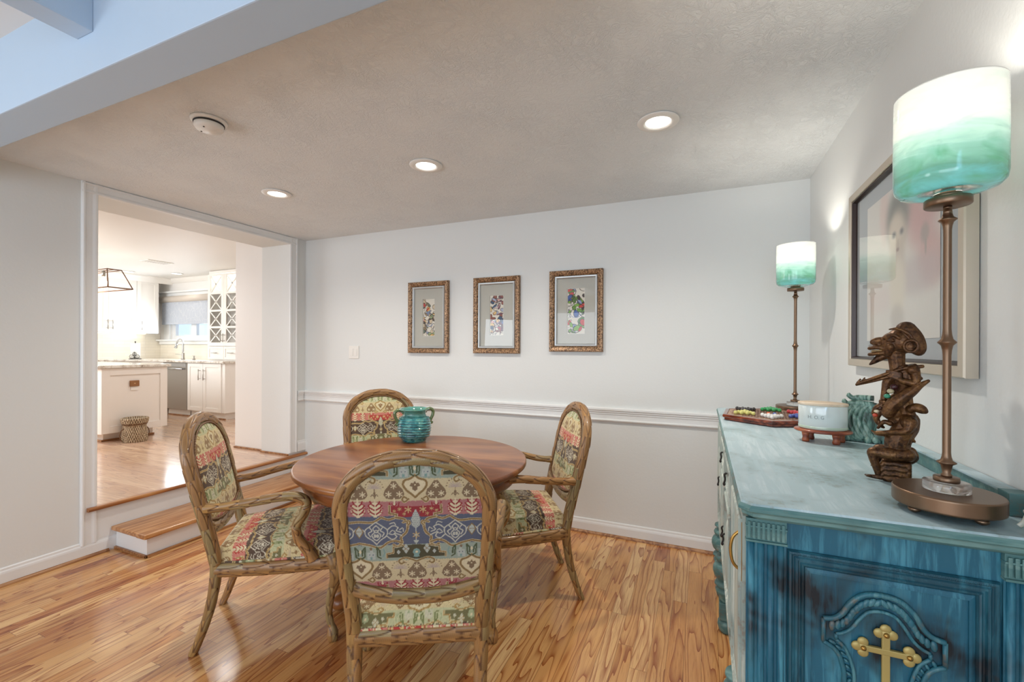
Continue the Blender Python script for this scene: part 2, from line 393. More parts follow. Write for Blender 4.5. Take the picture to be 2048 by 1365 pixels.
def acrylic():
    t = NT('clear_acrylic'); t.t.nodes.remove(t.b)
    gl = t.n('ShaderNodeBsdfGlass', {'Color': (1, 1, 1), 'Roughness': 0.0, 'IOR': 1.45}); tr = t.n('ShaderNodeBsdfTransparent', {'Color': (0.97, 0.98, 0.98)})
    mx = t.n('ShaderNodeMixShader', {0: 0.8, 1: tr.outputs[0], 2: gl.outputs[0]}); t.t.links.new(mx.outputs[0], t.out.inputs[0]); return t.m
def shade_mat():
    """swirled art glass: milky white above, sea green and turquoise below"""
    t = NT('swirled_sea_glass'); tc = t.n('ShaderNodeTexCoord'); v = tc.outputs['Object']
    sp = t.n('ShaderNodeSeparateXYZ', {0: v}); z = sp.outputs[2]
    w = t.noise(t.coords(scale=(7, 7, 26)), 1.0, 4, 0.6, 1.2); w2 = t.noise(t.coords(scale=(12, 12, 14), loc=(3, 1, 2)), 1.0, 3, 0.6, 0.8)
    zz = t.math('ADD', t.math('DIVIDE', z, 0.215), t.math('MULTIPLY', t.math('SUBTRACT', w, 0.5), 0.34))
    c = t.ramp(zz, [(0.0, lin('#467A80')), (0.14, lin('#3C6258')), (0.34, lin('#648C84')), (0.48, lin('#A6C4BE')), (0.62, lin('#EEF3EF')), (1.0, lin('#F6F7F4'))])
    c = t.mix(t.math('MULTIPLY', t.rampf(w2, 0.52, 0.68), t.rampf(zz, 0.55, 0.25)), c, lin('#35604E'))
    c = t.mix(t.math('MULTIPLY', t.rampf(w, 0.45, 0.62), 0.35), c, t.mix(1.0, c, lin('#CFE6E2'), 'MULTIPLY'))
    df = t.n('ShaderNodeBsdfTranslucent', {'Color': c}); d2 = t.n('ShaderNodeBsdfDiffuse', {'Color': c})
    m1 = t.n('ShaderNodeMixShader', {0: 0.28, 1: df.outputs[0], 2: d2.outputs[0]})
    gl = t.n('ShaderNodeBsdfGlossy', {'Color': (1, 1, 1), 'Roughness': 0.03}); fr = t.n('ShaderNodeFresnel', {'IOR': 1.5})
    m2 = t.n('ShaderNodeMixShader', {0: fr.outputs[0], 1: m1.outputs[0], 2: gl.outputs[0]})
    t.t.nodes.remove(t.b); t.t.links.new(m2.outputs[0], t.out.inputs[0]); return t.m
M['shade'] = shade_mat(); M['acrylic'] = acrylic(); M['milk'] = milk()
M['lens'] = emit('lit_lens', (1.0, 0.95, 0.88), 9.0)
M['bulb'] = emit('lit_bulb', (1.0, 0.85, 0.65), 14.0)
def vase_mat():
    t = NT('turquoise_glaze'); v = t.coords(); n1 = t.noise(t.coords(scale=(1, 1, 3)), 22, 4, 0.6, 0.8)
    sp = t.n('ShaderNodeSeparateXYZ', {0: v})
    c = t.ramp(n1, [(0.3, lin('#0E4450')), (0.48, lin('#22767F')), (0.60, lin('#5FA8A4')), (0.72, lin('#6C7A4E'))])
    c = t.mix(t.rampf(sp.outputs[2], 0.15, 0.19), c, t.mix(n1, lin('#5E7A44'), lin('#4FA8B0')))
    t.P(color=c, rough=0.08, coat=0.8, coatr=0.03); return t.m
M['vase'] = vase_mat()
M['handleg'] = plain('olive_green_glaze', '#66784E', 0.12, 0, 0, 0, 0.3, 0.8)
M['statue'] = None
def statue_mat():
    t = NT('dark_cast_bronze'); v = t.coords(); a = t.noise(v, 28, 4, 0.6); b = t.noise(v, 160, 3, 0.6)
    c = t.ramp(t.math('ADD', t.math('MULTIPLY', a, 0.6), t.math('MULTIPLY', b, 0.4)), [(0.38, lin('#2E1A0E')), (0.52, lin('#5E3E22')), (0.68, lin('#8A6438'))])
    t.P(color=c, rough=0.38, metal=0.55); t.bump(t.math('ADD', a, b), 0.3, 0.003); return t.m
M['statue'] = statue_mat()
def verdi():
    t = NT('verdigris_carving'); v = t.coords(); a = t.noise(t.coords(scale=(1, 1, 0.4)), 40, 4, 0.6, 1.0)
    c = t.ramp(a, [(0.35, lin('#2E3C34')), (0.48, lin('#5E8478')), (0.62, lin('#9FBDB0')), (0.75, lin('#8A7458'))])
    t.P(color=c, rough=0.35, coat=0.4); t.bump(a, 0.4, 0.004); return t.m
M['verdi'] = verdi()
M['granite'] = None
def granite():
    t = NT('pale_granite'); v = t.coords(); a = t.noise(v, 9, 5, 0.7, 1.0); b = t.noise(v, 60, 3, 0.7)
    c = t.ramp(t.math('ADD', t.math('MULTIPLY', a, 0.7), t.math('MULTIPLY', b, 0.3)), [(0.36, lin('#8E7864')), (0.46, lin('#C9BFB2')), (0.56, lin('#E4E0D8')), (0.7, lin('#D8D2C6'))])
    t.P(color=c, rough=0.15, coat=0.4); return t.m
M['granite'] = granite()
def tile():
    t = NT('glossy_subway_tile'); v = t.coords(rot=(PI/2, 0, 0)); 
    sp = t.n('ShaderNodeSeparateXYZ', {0: t.coords()}); q = t.n('ShaderNodeCombineXYZ', {0: t.math('ADD', sp.outputs[0], sp.outputs[1]), 1: sp.outputs[2], 2: 0.0}).outputs[0]
    br = t.n('ShaderNodeTexBrick', {'Vector': q, 'Color1': lin('#EFE9DC'), 'Color2': lin('#EAE3D4'), 'Mortar': lin('#D8D2C6'), 'Scale': 1.0, 'Mortar Size': 0.0015, 'Brick Width': 0.30, 'Row Height': 0.05})
    t.P(color=br.outputs[0], rough=0.12, coat=0.5); t.bump(t.noise(t.coords(), 12, 2), 0.1, 0.003); return t.m
M['tile'] = tile()
def wicker():
    t = NT('woven_seagrass'); v = t.coords(); sp = t.n('ShaderNodeSeparateXYZ', {0: v}); an = t.math('ARCTAN2', sp.outputs[1], sp.outputs[0])
    row = t.math('FLOOR', t.math('DIVIDE', sp.outputs[2], .026)); wv_ = t.math('SINE', t.math('ADD', t.math('MULTIPLY', an, 34.0), t.math('MULTIPLY', row, PI)))
    n1 = t.math('ADD', t.math('ADD', t.math('MULTIPLY', wv_, .15), .18), t.math('MULTIPLY', t.noise(v, 55, 3, 0.75), .62))
    c = t.ramp(n1, [(0.25, lin('#3A281C')), (0.5, lin('#9A8468')), (0.72, lin('#DCCDB0'))]); t.P(color=c, rough=0.8); t.bump(n1, 0.5, 0.004); return t.m
M['wicker'] = wicker()
M['wickd'] = plain('dark_wicker_band', '#6A4A2E', 0.7, 0, 80, 0.4, 0.3)
# ------------------------------------------------------------------ room shell
XL, YB_, XR, CZ, KZ, KC = -3.675, 3.267, 0.613, 2.44, 0.319, 2.55
YO0, YO1, ZO, XT = 1.60, 3.08, 2.368, -4.055           # opening to the kitchen
def struct(name, mb, mat): return tag(mb.build(name, mat), kind='structure')
struct('floor', MB().box(XL, XR, -4, YB_, -.05, 0), M['oak'])
struct('wall_back', MB().box(XL, XR+.1, YB_, YB_+.1, 0, 2.8), M['wall'])
struct('wall_right', MB().box(XR, XR+.1, -4, YB_, 0, 3.2), M['wall'])
b = MB().box(XT, XL, -4, YO0-.0, 0, 2.8).box(XT, XL, YO1, YB_, 0, 2.8).box(XT, XL, YO0, YO1, ZO, 2.8); struct('wall_left', b, M['wall'])
struct('wall_front', MB().box(XL, XR, -4.1, -4, 0, .5).box(XL, XR, -4.1, -4, 2.3, 3.2).box(XL, -3.3, -4.1, -4, .5, 2.3).box(.3, XR, -4.1, -4, .5, 2.3), M['wall'])
struct('ceiling', MB().box(XL, XR, .95, YB_, CZ, CZ+.08), M['ceil'])
struct('ceiling_living', MB().box(XL, XR, -4, .81, 2.60, 2.68), M['ceils'])
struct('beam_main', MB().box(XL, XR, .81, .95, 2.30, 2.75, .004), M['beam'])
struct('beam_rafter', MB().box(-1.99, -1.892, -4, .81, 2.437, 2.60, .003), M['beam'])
# kitchen shell
struct('floor_kitchen', MB().box(-9.1, XT-.001, -1, 4.9, .05, KZ).box(XT-.001, XL, YO0, YO1, .05, KZ), M['oakk'])
struct('ceiling_kitchen', MB().box(-9.1, XT, -1, 4.9, KC, KC+.06), M['ceils'])
struct('wall_kitchen_left', MB().box(-9.0, -8.9, -1, 4.9, KZ, KC), M['wallk'])
WX0, WX1, WZ0, WZ1 = -8.60, -7.50, 1.49, 2.28
struct('wall_kitchen_window', MB().box(-8.9, WX0, 4.78, 4.9, KZ, KC).box(WX1, XT, 4.78, 4.9, KZ, KC).box(WX0, WX1, 4.78, 4.9, KZ, WZ0).box(WX0, WX1, 4.78, 4.9, WZ1, KC), M['wallk'])
struct('wall_passage', MB().box(-4.50, XT, 3.115, 4.78, KZ, KC), M['wallk'])
struct('wall_kitchen_front', MB().box(-9, XT, -1.1, -1, KZ, KC), M['wallk'])
# baseboards with an oak shoe
def baseb(name, p0, p1, n, z=0):
    """n: inward normal"""
    p0, p1, n = np.array(p0), np.array(p1), np.array(n); b = MB()
    pr = [(0, 0), (.014, 0), (.014, .070), (.012, .080), (.008, .088), (.007, .098), (.003, .104), (0, .104)]
    def fr(a, bb, c): q = p0+(p1-p0)*c+n*a; return (q[0], q[1], z+bb)
    b.prism(pr, 0, 1, fr); return struct(name, b, M['trim'])
def shoe(name, p0, p1, n, z=0):
    p0, p1, n = np.array(p0), np.array(p1), np.array(n)
    pr = [(0, 0)]+[(.014+.016*math.cos(t), .018*math.sin(t)) for t in np.linspace(0, PI/2, 6)]+[(0, .018)]
    def fr(a, bb, c): q = p0+(p1-p0)*c+n*a; return (q[0], q[1], z+bb)
    return struct(name, MB().prism(pr, 0, 1, fr, smooth=False), M['shoe'])
baseb('baseboard_back', (XL, YB_), (XR, YB_), (0, -1)); shoe('trim_1', (XL, YB_), (XR, YB_), (0, -1))
baseb('baseboard_left', (XL, -4), (XL, YB_), (1, 0)); shoe('trim_2', (XL, -4), (XL, 1.66), (1, 0))
baseb('baseboard_right', (XR, -4), (XR, YB_-.03), (-1, 0))
# small return of baseboard on the raised level between casing and corner
b = MB(); pr = [(0, 0), (.014, 0), (.014, .070), (.012, .080), (.008, .088), (.007, .098), (.003, .104), (0, .104)]
b.prism(pr, 0, 1, lambda a, bb, c: (XL+.001+a, YO1+.09+c*(YB_-YO1-.09), .342+bb)); struct('baseboard_step', b, M['trim'])
# chair rail
def rail(name, p0, p1, n):
    p0, p1, n = np.array(p0), np.array(p1), np.array(n)
    pr = [(0, .836), (.010, .836), (.020, .846), (.020, .852), (.011, .858), (.011, .888), (.015, .892), (.015, .903), (.021, .908), (.021, .916), (.027, .922), (.027, .934), (.020, .941), (0, .941)]
    def fr(a, bb, c): q = p0+(p1-p0)*c+n*a; return (q[0], q[1], bb)
    return struct(name, MB().prism(pr, 0, 1, fr), M['trim'])
rail('trim_3', (XL, YB_), (XR-.001, YB_), (0, -1)); rail('trim_4', (XL, YO1+.091), (XL, YB_-.028), (1, 0))
# casing around the opening (three moulded boards)
pc = [(0, 0), (.085, 0), (.085, .012), (.078, .019), (.070, .019), (.064, .013), (.030, .011), (.016, .016), (.006, .016), (0, .010)]
b = MB(); b.prism(pc, .085, CZ, lambda a, bb, c: (XL+bb, YO0-a, c)); b.prism(pc, KZ+.024, CZ, lambda a, bb, c: (XL+bb, YO1+a, c))
b.prism([(a*.84, bb) for a, bb in pc], YO0-.084, YO1+.084, lambda a, bb, c: (XL+bb+.0005, c, ZO+a)); struct('trim_5', b, M['trim'])
# step riser and landing nosing
struct('trim_6', MB().box(XL, XL+.008, YO0+.0, YB_, .10, KZ-.02), M['trim'])
def nosing(path_y0, path_y1, x0, x1, z1, th=.026):
    pr = [(x0, z1-th)]+[(x1-.010+.013*math.cos(t), z1-th/2+th/2*math.sin(t)) for t in np.linspace(-PI/2, PI/2, 9)]+[(x0, z1)]
    return MB().prism(pr, path_y0, path_y1, lambda a, bb, c: (a, c, bb), smooth=False)
struct('trim_7', nosing(1.545, YB_-.001, XL-.0, XL+.040, KZ+.003), M['nosing'])
st = thing('step', (-3.675, 1.675, 0), 'white-painted wooden step with a worn oak tread below the kitchen opening', 'step')
MB().box(.010, .362, .03, 1.58, 0.0, .130, .002).build('riser_box', M['trim'], st)
MB().box(.010, .400, 0, 1.585, .131, .160, .008).build('tread', M['tread'], st)
MB().box(.30, .402, -.003, .105, .1305, .1615, .008).build('tread_end_piece', M['tread'], st)
MB().box(.015, .378, .014, .030, 0, .018, .004).box(.362, .378, .014, 1.58, 0, .018, .004).build('shoe_moulding', M['shoe'], st)
# shoe strips at the foot of the passage wall
struct('trim_8', MB().box(-4.50, XT-.0, 3.097, 3.115, KZ, KZ+.018, .004).box(XT, XL, YO1-.016, YO1, KZ, KZ+.018, .004), M['shoe'])
# kitchen crown
b = MB(); b.prism([(0, 0), (0, -.10), (.02, -.10), (.05, -.05), (.085, -.02), (.085, 0)], 0, 1, lambda a, bb, c: (-8.9+a+.32, -1+c*5.78, KC+bb)); b.prism([(0, 0), (0, -.075), (.02, -.075), (.05, -.04), (.065, -.015), (.065, 0)], 0, 1, lambda a, bb, c: (-8.6+c*4.1, 4.78-a, KC+bb)); struct('trim_9', b, M['white2'])

# ------------------------------------------------------------------ ceiling fixtures
def downlight(x, y, z, label, cat='ceiling light', grp='recessed lights in the dining ceiling', R=.095, r=.056):
    t = thing('recessed_light', (x, y, z), label, cat, group=grp)
    MB().lathe([(r, -.001), (R-.004, -.001), (R, -.004), (R-.003, -.008), (r+.014, -.012), (r+.004, -.010), (r, -.003)], n=48).build('trim_ring', M['white'], t)
    MB().lathe([(0, -.006), (r-.0005, -.006), (r-.0005, -.0015), (0, -.0015)], n=40).build('lens', M['lens'], t)
    return t
downlight(-.195, 2.167, CZ, 'recessed ceiling light nearest the right wall, largest of the three in the row')
downlight(-1.484, 2.167, CZ, 'middle recessed ceiling light of the row of three, above the round table')
downlight(-2.71, 2.167, CZ, 'recessed ceiling light nearest the kitchen opening')
sm = thing('smoke_detector', (-2.135, 1.345, CZ), 'white round smoke detector on the textured ceiling beside the beam', 'smoke detector')
MB().lathe([(0, -.001), (.074, -.001), (.076, -.006), (.070, -.014), (0, -.014)], n=48).build('base', M['white'], sm)
MB().lathe([(.056, -.0145), (.060, -.020), (.060, -.036), (.052, -.046), (.030, -.050), (.028, -.053), (0, -.053)], n=48).build('body', M['white'], sm)
MB().lathe([(.0605, -.0155), (.0635, -.0165), (.0635, -.0215), (.0605, -.0225)], n=30).build('vent_slot', M['black'], sm)
for a in (.6, 2.4):
    MB().ell((.040*math.cos(a+2.8), .040*math.sin(a+2.8), -.0485), (.004, .004, .003), 10, 6).build('indicator', M['black'], sm)
# switch plate
sw = thing('light_switch', (-3.0385, YB_, 1.326), 'white double light switch on the back wall left of the three pictures', 'switch')
MB().box(-.060, .060, -.007, -.0005, -.060, .060, .003).build('plate', M['white'], sw)
for x in (-.024, .024):
    rk = MB().box(x-.017, x+.017, -.0105, -.0072, -.034, .034, .0015).build('rocker', M['white'], sw)
# ------------------------------------------------------------------ pictures on the back wall
def abstract(seed, pal, w=60, h=180):
    rng = np.random.RandomState(seed); a = np.tile(np.array(lin('#D9D4C6')), (h, w, 1)); Y, X = np.mgrid[0:h, 0:w].astype(float)
    pal = [np.array(lin(c)) for c in pal]; ink = np.array(lin('#2A2422'))
    for k in range(46):
        cx, cy, rx, ry, an = rng.uniform(2, w-2), rng.uniform(2, h-2), rng.uniform(3, 10), rng.uniform(5, 17), rng.uniform(0, PI)
        u = (X-cx)*math.cos(an)+(Y-cy)*math.sin(an); v = -(X-cx)*math.sin(an)+(Y-cy)*math.cos(an); d = (u/rx)**2+(v/ry)**2
        c = pal[rng.randint(len(pal))]; a[d < 1] = c; a[(d > .78) & (d < 1.12)] = ink*(.5+rng.rand()*.8)
    for k in range(24):
        x, y = rng.uniform(0, w), rng.uniform(0, h); an = rng.uniform(.7, 2.4); cur = rng.uniform(-.08, .08)
        for j in range(34):
            x += math.cos(an)*1.1; y += math.sin(an)*1.1; an += cur; m = (X-x)**2+(Y-y)**2 < 1.2; a[m] = ink if k % 3 else pal[k % len(pal)]
    a[:2] = a[-2:] = np.array(lin('#E8E4DA')); a[:, :2] = a[:, -2:] = np.array(lin('#E8E4DA'))
    return a
M['paint'] = vcol('painted_paper', 0.6)
def framed(cx, cz, w, h, seed, pal, label, aw=.122, ah=.325, dz=0.0):
    t = thing('framed_picture', (cx, YB_-.001, cz), label, 'picture', group='three small framed pictures')
    # frame: four mitred boards, as one moulding
    def mould(W_, H_, pr, mat, name, par):
        b = MB()
        vs = []
        for (sx, sz) in ((-1, -1), (1, -1), (1, 1), (-1, 1)):
            for (a, d) in pr: vs.append((sx*(W_/2-a), -d, sz*(H_/2-a)))
        m = len(pr); fs = [(k*m+i, k*m+(i+1) % m, ((k+1) % 4)*m+(i+1) % m, ((k+1) % 4)*m+i) for k in range(4) for i in range(m)]
        b.add(vs, fs, None, False); return b.build(name, mat, par)
    mould(w, h, [(0, 0), (0, .026), (.004, .031), (.014, .032), (.030, .026), (.040, .018), (.040, 0)], M['pframe'], 'frame', t)
    mould(w-.0805, h-.0805, [(0, 0), (0, .016), (.005, .022), (.013, .021), (.020, .015), (.020, 0)], M['fillet'], 'fillet', t)
    W_, H_ = w-.121, h-.121
    b = MB(); b.box(-W_/2, -aw/2, -.009, -.005, -H_/2, H_/2).box(aw/2, W_/2, -.009, -.005, -H_/2, H_/2).box(-aw/2, aw/2, -.009, -.005, ah/2+dz, H_/2).box(-aw/2, aw/2, -.009, -.005, -H_/2, -ah/2+dz); b.build('mat_board', M['mat'], t)
    a = abstract(seed, pal); hh, ww = a.shape[:2]; xs = np.linspace(-aw/2, aw/2, ww); zs = np.linspace(ah/2, -ah/2, hh)+dz
    Xg, Zg = np.meshgrid(xs, zs); V = np.stack([Xg, np.full_like(Xg, -.004), Zg], 2); MB().grid(V, a).build('painting', M['paint'], t)
    MB().box(-W_/2, W_/2, -.0115, -.0100, -H_/2, H_/2).build('glass', M['glass'], t)
    return t
framed(-2.196, 1.637, .412, .622, 4, ['#C8B89A', '#8E7A5A', '#B83A30', '#D2CFC6', '#5E6A5A', '#D8B060', '#7A8AA8', '#4A3A30', '#8FA070'], 'hammered bronze frame nearest the kitchen opening, picture mostly ochre and grey')
framed(-1.541, 1.640, .412, .622, 9, ['#D6A8A0', '#B8404A', '#4E6AA0', '#C8C4BE', '#2E4A6A', '#D8B878', '#8A4A3A', '#A0A8C0', '#6A3A4A'], 'middle hammered bronze frame of the three, picture in pinks and blues')
framed(-.879, 1.656, .412, .616, 21, ['#5E8A30', '#7AA83A', '#4A6A2A', '#D8D6D0', '#3A5AA0', '#C23A30', '#8E9AC0', '#6A9A38', '#3A2A24'], 'hammered bronze frame furthest right on the back wall, picture with green figure', .136, .345)
# ------------------------------------------------------------------ large framed portrait on the right wall
pt = thing('framed_portrait', (XR-.001, 1.885, 1.672), 'large framed pastel portrait in a champagne frame on the right wall above the sideboard', 'picture')
PW, PH = .93, .73
def mould_x(W_, H_, pr, mat, name, par):
    vs = []
    for (sy, sz) in ((-1, -1), (1, -1), (1, 1), (-1, 1)):
        for (a, d) in pr: vs.append((-d, sy*(W_/2-a), sz*(H_/2-a)))
    m = len(pr); fs = [(k*m+i, k*m+(i+1) % m, ((k+1) % 4)*m+(i+1) % m, ((k+1) % 4)*m+i) for k in range(4) for i in range(m)]
    return MB().add(vs, fs, None, False).build(name, mat, par)
mould_x(PW, PH, [(0, .002), (0, .026), (.003, .030), (.028, .030), (.030, .027), (.030, .002)], M['lframe'], 'frame', pt)
mould_x(PW-.061, PH-.061, [(0, .002), (0, .025), (.006, .026), (.010, .012), (.010, .002)], M['lframed'], 'frame_rebate', pt)
MB().box(-.008, -.004, -(PW-.082)/2, (PW-.082)/2, -(PH-.082)/2, (PH-.082)/2).build('mat_board', plain('grey_mat', '#9AA1A5', .8), pt)
def portrait(n=150, m=150):
    Y, X = np.mgrid[0:m, 0:n]; u = X/(n-1); v = Y/(m-1)      # u: left->right in view (far -> near), v down
    a = np.tile(np.array(lin('#CBC9C2')), (m, n, 1)).astype(float)
    def bl(mask, c, k=1.0): 
        mk = np.clip(mask, 0, 1)[..., None]*k; a[:] = a*(1-mk)+np.array(lin(c))*mk
    g = lambda cx, cy, rx, ry, p=2.5: np.exp(-(((u-cx)/rx)**2+((v-cy)/ry)**2)**p)
    bl(g(.80, .22, .20, .28), '#BC8C8A', .8); bl(g(.92, .55, .16, .16), '#BE908C', .7); bl(g(.30, .12, .08, .22), '#CDB0A8', .6)
    bl(g(.75, .62, .30, .12), '#AFA4A4', .65); bl(g(.20, .72, .25, .10), '#C9BAB6', .5)
    bl(g(.50, .20, .17, .19), '#66685F', 1.0); bl(g(.50, .34, .125, .17), '#BDB2A2', 1); bl(g(.47, .29, .10, .10), '#C8BDAC', .9)
    bl(g(.50, .52, .11, .12), '#B5ABA0', .8); bl(g(.50, .66, .12, .20), '#CCC6B6', 1.0); bl(g(.50, .86, .10, .09), '#ABA69E', .7)
    for cx in (.45, .56):
        bl(g(cx, .315, .036, .026), '#8E8A84', .9); bl(g(cx, .315, .018, .016), '#5E5A58', .9)
    bl(g(.505, .42, .022, .014), '#7A5A54', .8); bl(g(.51, .385, .012, .03), '#A89C8E', .6)
    bl(g(.84, .40, .05, .06), '#8E8C84', .7); bl(g(.85, .48, .012, .05), '#8E8C84', .7)
    rng = np.random.RandomState(2); a += (rng.rand(m, n, 1)-.5)*.02
    return np.clip(a, 0, 1)
A = portrait(); ys = np.linspace(.295, -.295, 150); zs = np.linspace(.262, -.262, 150)
Yg, Zg = np.meshgrid(ys, zs); MB().grid(np.stack([np.full_like(Yg, -.0095), Yg, Zg], 2), A).build('portrait_print', M['paint'], pt)
MB().box(-.0135, -.0120, -(PW-.082)/2, (PW-.082)/2, -(PH-.082)/2, (PH-.082)/2).build('glass', M['glass'], pt)
# ------------------------------------------------------------------ tapestry pattern, painted per vertex
TW, TH = 584, 465          # one repeat, 0.625 mm per unit, half-drop
class Tile:
    def __init__(s, pal):
        s.p = {k: np.array(lin(v)) for k, v in pal.items()}; s.a = np.zeros((TH, TW, 3)); s.mir = True
        yy = np.arange(TH)
        def band(y0, y1, c): s.a[y0:y1] = s.p[c]
        band(0, 122, 'cream'); band(122, 205, 'pink'); band(205, 372, 'blue'); band(372, TH, 'teal')
        rng = np.random.RandomState(3)
        for yb in (0, 122, 205, 372):      # woven, slightly broken band edges
            for x in range(TW):
                k = rng.randint(-4, 5)
                if k > 0: s.a[yb:yb+k, x] = s.a[yb-1 if yb else TH-1, x]
    def _offs(s): return [(0, 0), (TW, 0), (-TW, 0), (TW//2, TH), (-TW//2, TH), (TW//2, -TH), (-TW//2, -TH)]
    def _do(s, x0, x1, y0, y1, fn, c):
        col = s.p[c]
        for dx, dy in s._offs():
            ax0, ax1 = int(max(0, x0+dx+292)), int(min(TW, x1+dx+293)); ay0, ay1 = int(max(0, y0+dy)), int(min(TH, y1+dy+1))
            if ax0 >= ax1 or ay0 >= ay1: continue
            X, Y = np.meshgrid(np.arange(ax0, ax1)-292-dx, np.arange(ay0, ay1)-dy)
            m = fn(X.astype(float), Y.astype(float)); s.a[ay0:ay1, ax0:ax1][m] = col
    def _both(s, fn, *a):
        fn(*a, 1)
        if s.mir: fn(*a, -1)
    def disc(s, x, y, r, c, ry=None):
        ry = ry or r
        def f(sg):
            X0 = x*sg; s._do(X0-r, X0+r, y-ry, y+ry, lambda X, Y: ((X-X0)/r)**2+((Y-y)/ry)**2 <= 1, c)
        f(1); f(-1)
    def poly(s, pts, c):
        for sg in (1, -1):
            P = [(a*sg, b) for a, b in pts]; xs = [p[0] for p in P]; ys = [p[1] for p in P]
            def inside(X, Y, P=P):
                m = np.zeros(X.shape, bool); n = len(P)
                for i in range(n):
                    xa, ya = P[i]; xb, yb = P[(i+1) % n]
                    if ya == yb: continue
                    k = ((ya > Y) != (yb > Y)) & (X < (xb-xa)*(Y-ya)/(yb-ya)+xa); m ^= k
                return m
            s._do(min(xs), max(xs), min(ys), max(ys), inside, c)
    def line(s, pts, w, c, smooth=True, closed=False):
        P0 = catmull([(a, b) for a, b in pts], 6, closed) if smooth else np.array(pts+([pts[0]] if closed else []), float)
        if smooth and closed: P0 = np.vstack([P0, P0[:1]])
        for sg in (1, -1):
            P = P0*np.array([sg, 1])
            for i in range(len(P)-1):
                a, b = P[i], P[i+1]; d = b-a; L = d@d+1e-9
                def near(X, Y, a=a, d=d, L=L):
                    t = np.clip(((X-a[0])*d[0]+(Y-a[1])*d[1])/L, 0, 1); return (X-a[0]-t*d[0])**2+(Y-a[1]-t*d[1])**2 <= w*w/4
                s._do(min(a[0], b[0])-w, max(a[0], b[0])+w, min(a[1], b[1])-w, max(a[1], b[1])+w, near, c)
    def ol(s, pts, w, c, e, **k):          # gold line with a lighter woven edge
        s.line(pts, w+5, e, **k); s.line(pts, w, c, **k)
    def star(s, x, y, r, c):
        for i in range(3):
            a = PI*i/3+PI/6; s.line([(x-r*math.cos(a), y-r*math.sin(a)), (x+r*math.cos(a), y+r*math.sin(a))], max(3, r*0.34), c, smooth=False)
def draw_tile(pal):
    t = Tile(pal)
    # --- cream band: snowflake trees, fans, ogee shield
    for x in (107, 292-0):
        t.poly([(x-53, 86), (x-46, 60), (x-24, 34), (x-10, 12), (x+10, 12), (x+24, 34), (x+46, 60), (x+53, 86), (x+40, 106), (x+20, 112), (x-20, 112), (x-40, 106)], 'brown')
        t.star(x, 38, 15, 'cream2'); t.star(x-27, 84, 15, 'cream2'); t.star(x+27, 84, 15, 'cream2')
        t.poly([(x-3, 104), (x+3, 104), (x+7, 172), (x-7, 172)], 'cream2')
    for k in range(9):
        a = PI*k/8; t.line([(205, 50), (205+34*math.cos(a), 50-30*math.sin(a))], 5, 'mauve', smooth=False); t.disc(205+44*math.cos(a), 44-40*math.sin(a), 3.4, 'brown')
    t.line([(205, 55), (205, 105)], 5, 'brown', smooth=False)
    for q in (-1, 1): t.line([(205, 98), (205+q*10, 84), (205+q*17, 92)], 5, 'brown')
    t.disc(205, 78, 6, 'brown', 10)
    # shield on the axis
    sh = [(0, -18), (24, 0), (52, 10), (60, 34), (44, 62), (20, 84), (0, 104)]
    t.poly([(0, -18), (24, 0), (52, 10), (60, 34), (44, 62), (20, 84), (0, 104)], 'cream2'); t.ol(sh, 11, 'gold', 'cream')
    t.ol([(34, 112), (54, 128), (66, 116), (58, 100), (44, 108)], 9, 'gold', 'cream')
    t.poly([(0, 12), (8, 26), (20, 22), (26, 40), (14, 44), (12, 60), (0, 70)], 'brown'); t.disc(0, 34, 4, 'cream2')
    # --- pink band: red branching trees on discs, dark red centre
    t.poly([(0, 154), (110, 150), (128, 150), (128, 190), (90, 190), (90, 214), (0, 214)], 'red')
    for (x, y, r) in ((38, 172, 17), (82, 168, 10), (60, 196, 9), (108, 178, 8)): t.star(x, y, r, 'gold2')
    for x in (205, 292):
        t.disc(x, 166, 36, 'cream2', 40); t.poly([(x-3, 112), (x+3, 112), (x+10, 212), (x-10, 212)], 'cream2')
        for q in (-1, 1):
            for yy, l in ((132, 24), (154, 34), (178, 30)):
                t.line([(x+q*4, yy+16), (x+q*l*0.7, yy+4), (x+q*l, yy-10)], 8, 'red')
                t.line([(x+q*l*0.7, yy+4), (x+q*(l+6), yy+8)], 5, 'red')
        t.line([(x, 124), (x, 206)], 5, 'cream2', smooth=False)
    for q in (-1, 1): t.line([(107, 168), (107+q*20, 150), (107+q*24, 132)], 7, 'red'); t.line([(107, 152), (107+q*13, 138)], 6, 'red')
    # gold scroll that closes the pink band and turns round the medallions
    t.ol([(132, 150), (134, 192), (98, 198), (100, 216)], 9, 'gold', 'cream', smooth=False)
    t.ol([(102, 214), (140, 226), (176, 214), (196, 226), (226, 240), (292, 236)], 9, 'gold', 'cream')
    t.ol([(102, 214), (60, 226), (42, 256), (50, 300), (78, 330), (74, 362), (98, 382), (118, 372)], 10, 'gold', 'cream')
    t.ol([(66, 244), (38, 236), (30, 250), (42, 262)], 7, 'gold', 'cream')
    t.ol([(74, 362), (110, 350), (146, 358), (190, 388), (240, 372), (292, 360)], 9, 'gold', 'cream')
    # cypress and small flower on the axis
    t.poly([(0, 168), (13, 196), (24, 226), (20, 262), (9, 274), (0, 276)], 'ice')
    for yy in range(190, 270, 11):
        for xx in range(0, 20, 9): t.disc(xx+(yy//11 % 2)*4, yy, 2, 'blue')
    t.line([(0, 270), (0, 430)], 4, 'ice', smooth=False); t.star(0, 318, 18, 'gold2'); t.disc(0, 318, 6, 'ice')
    t.poly([(0, 350), (14, 350), (8, 362), (0, 366)], 'ice')
    # arabesque medallions
    x = 205
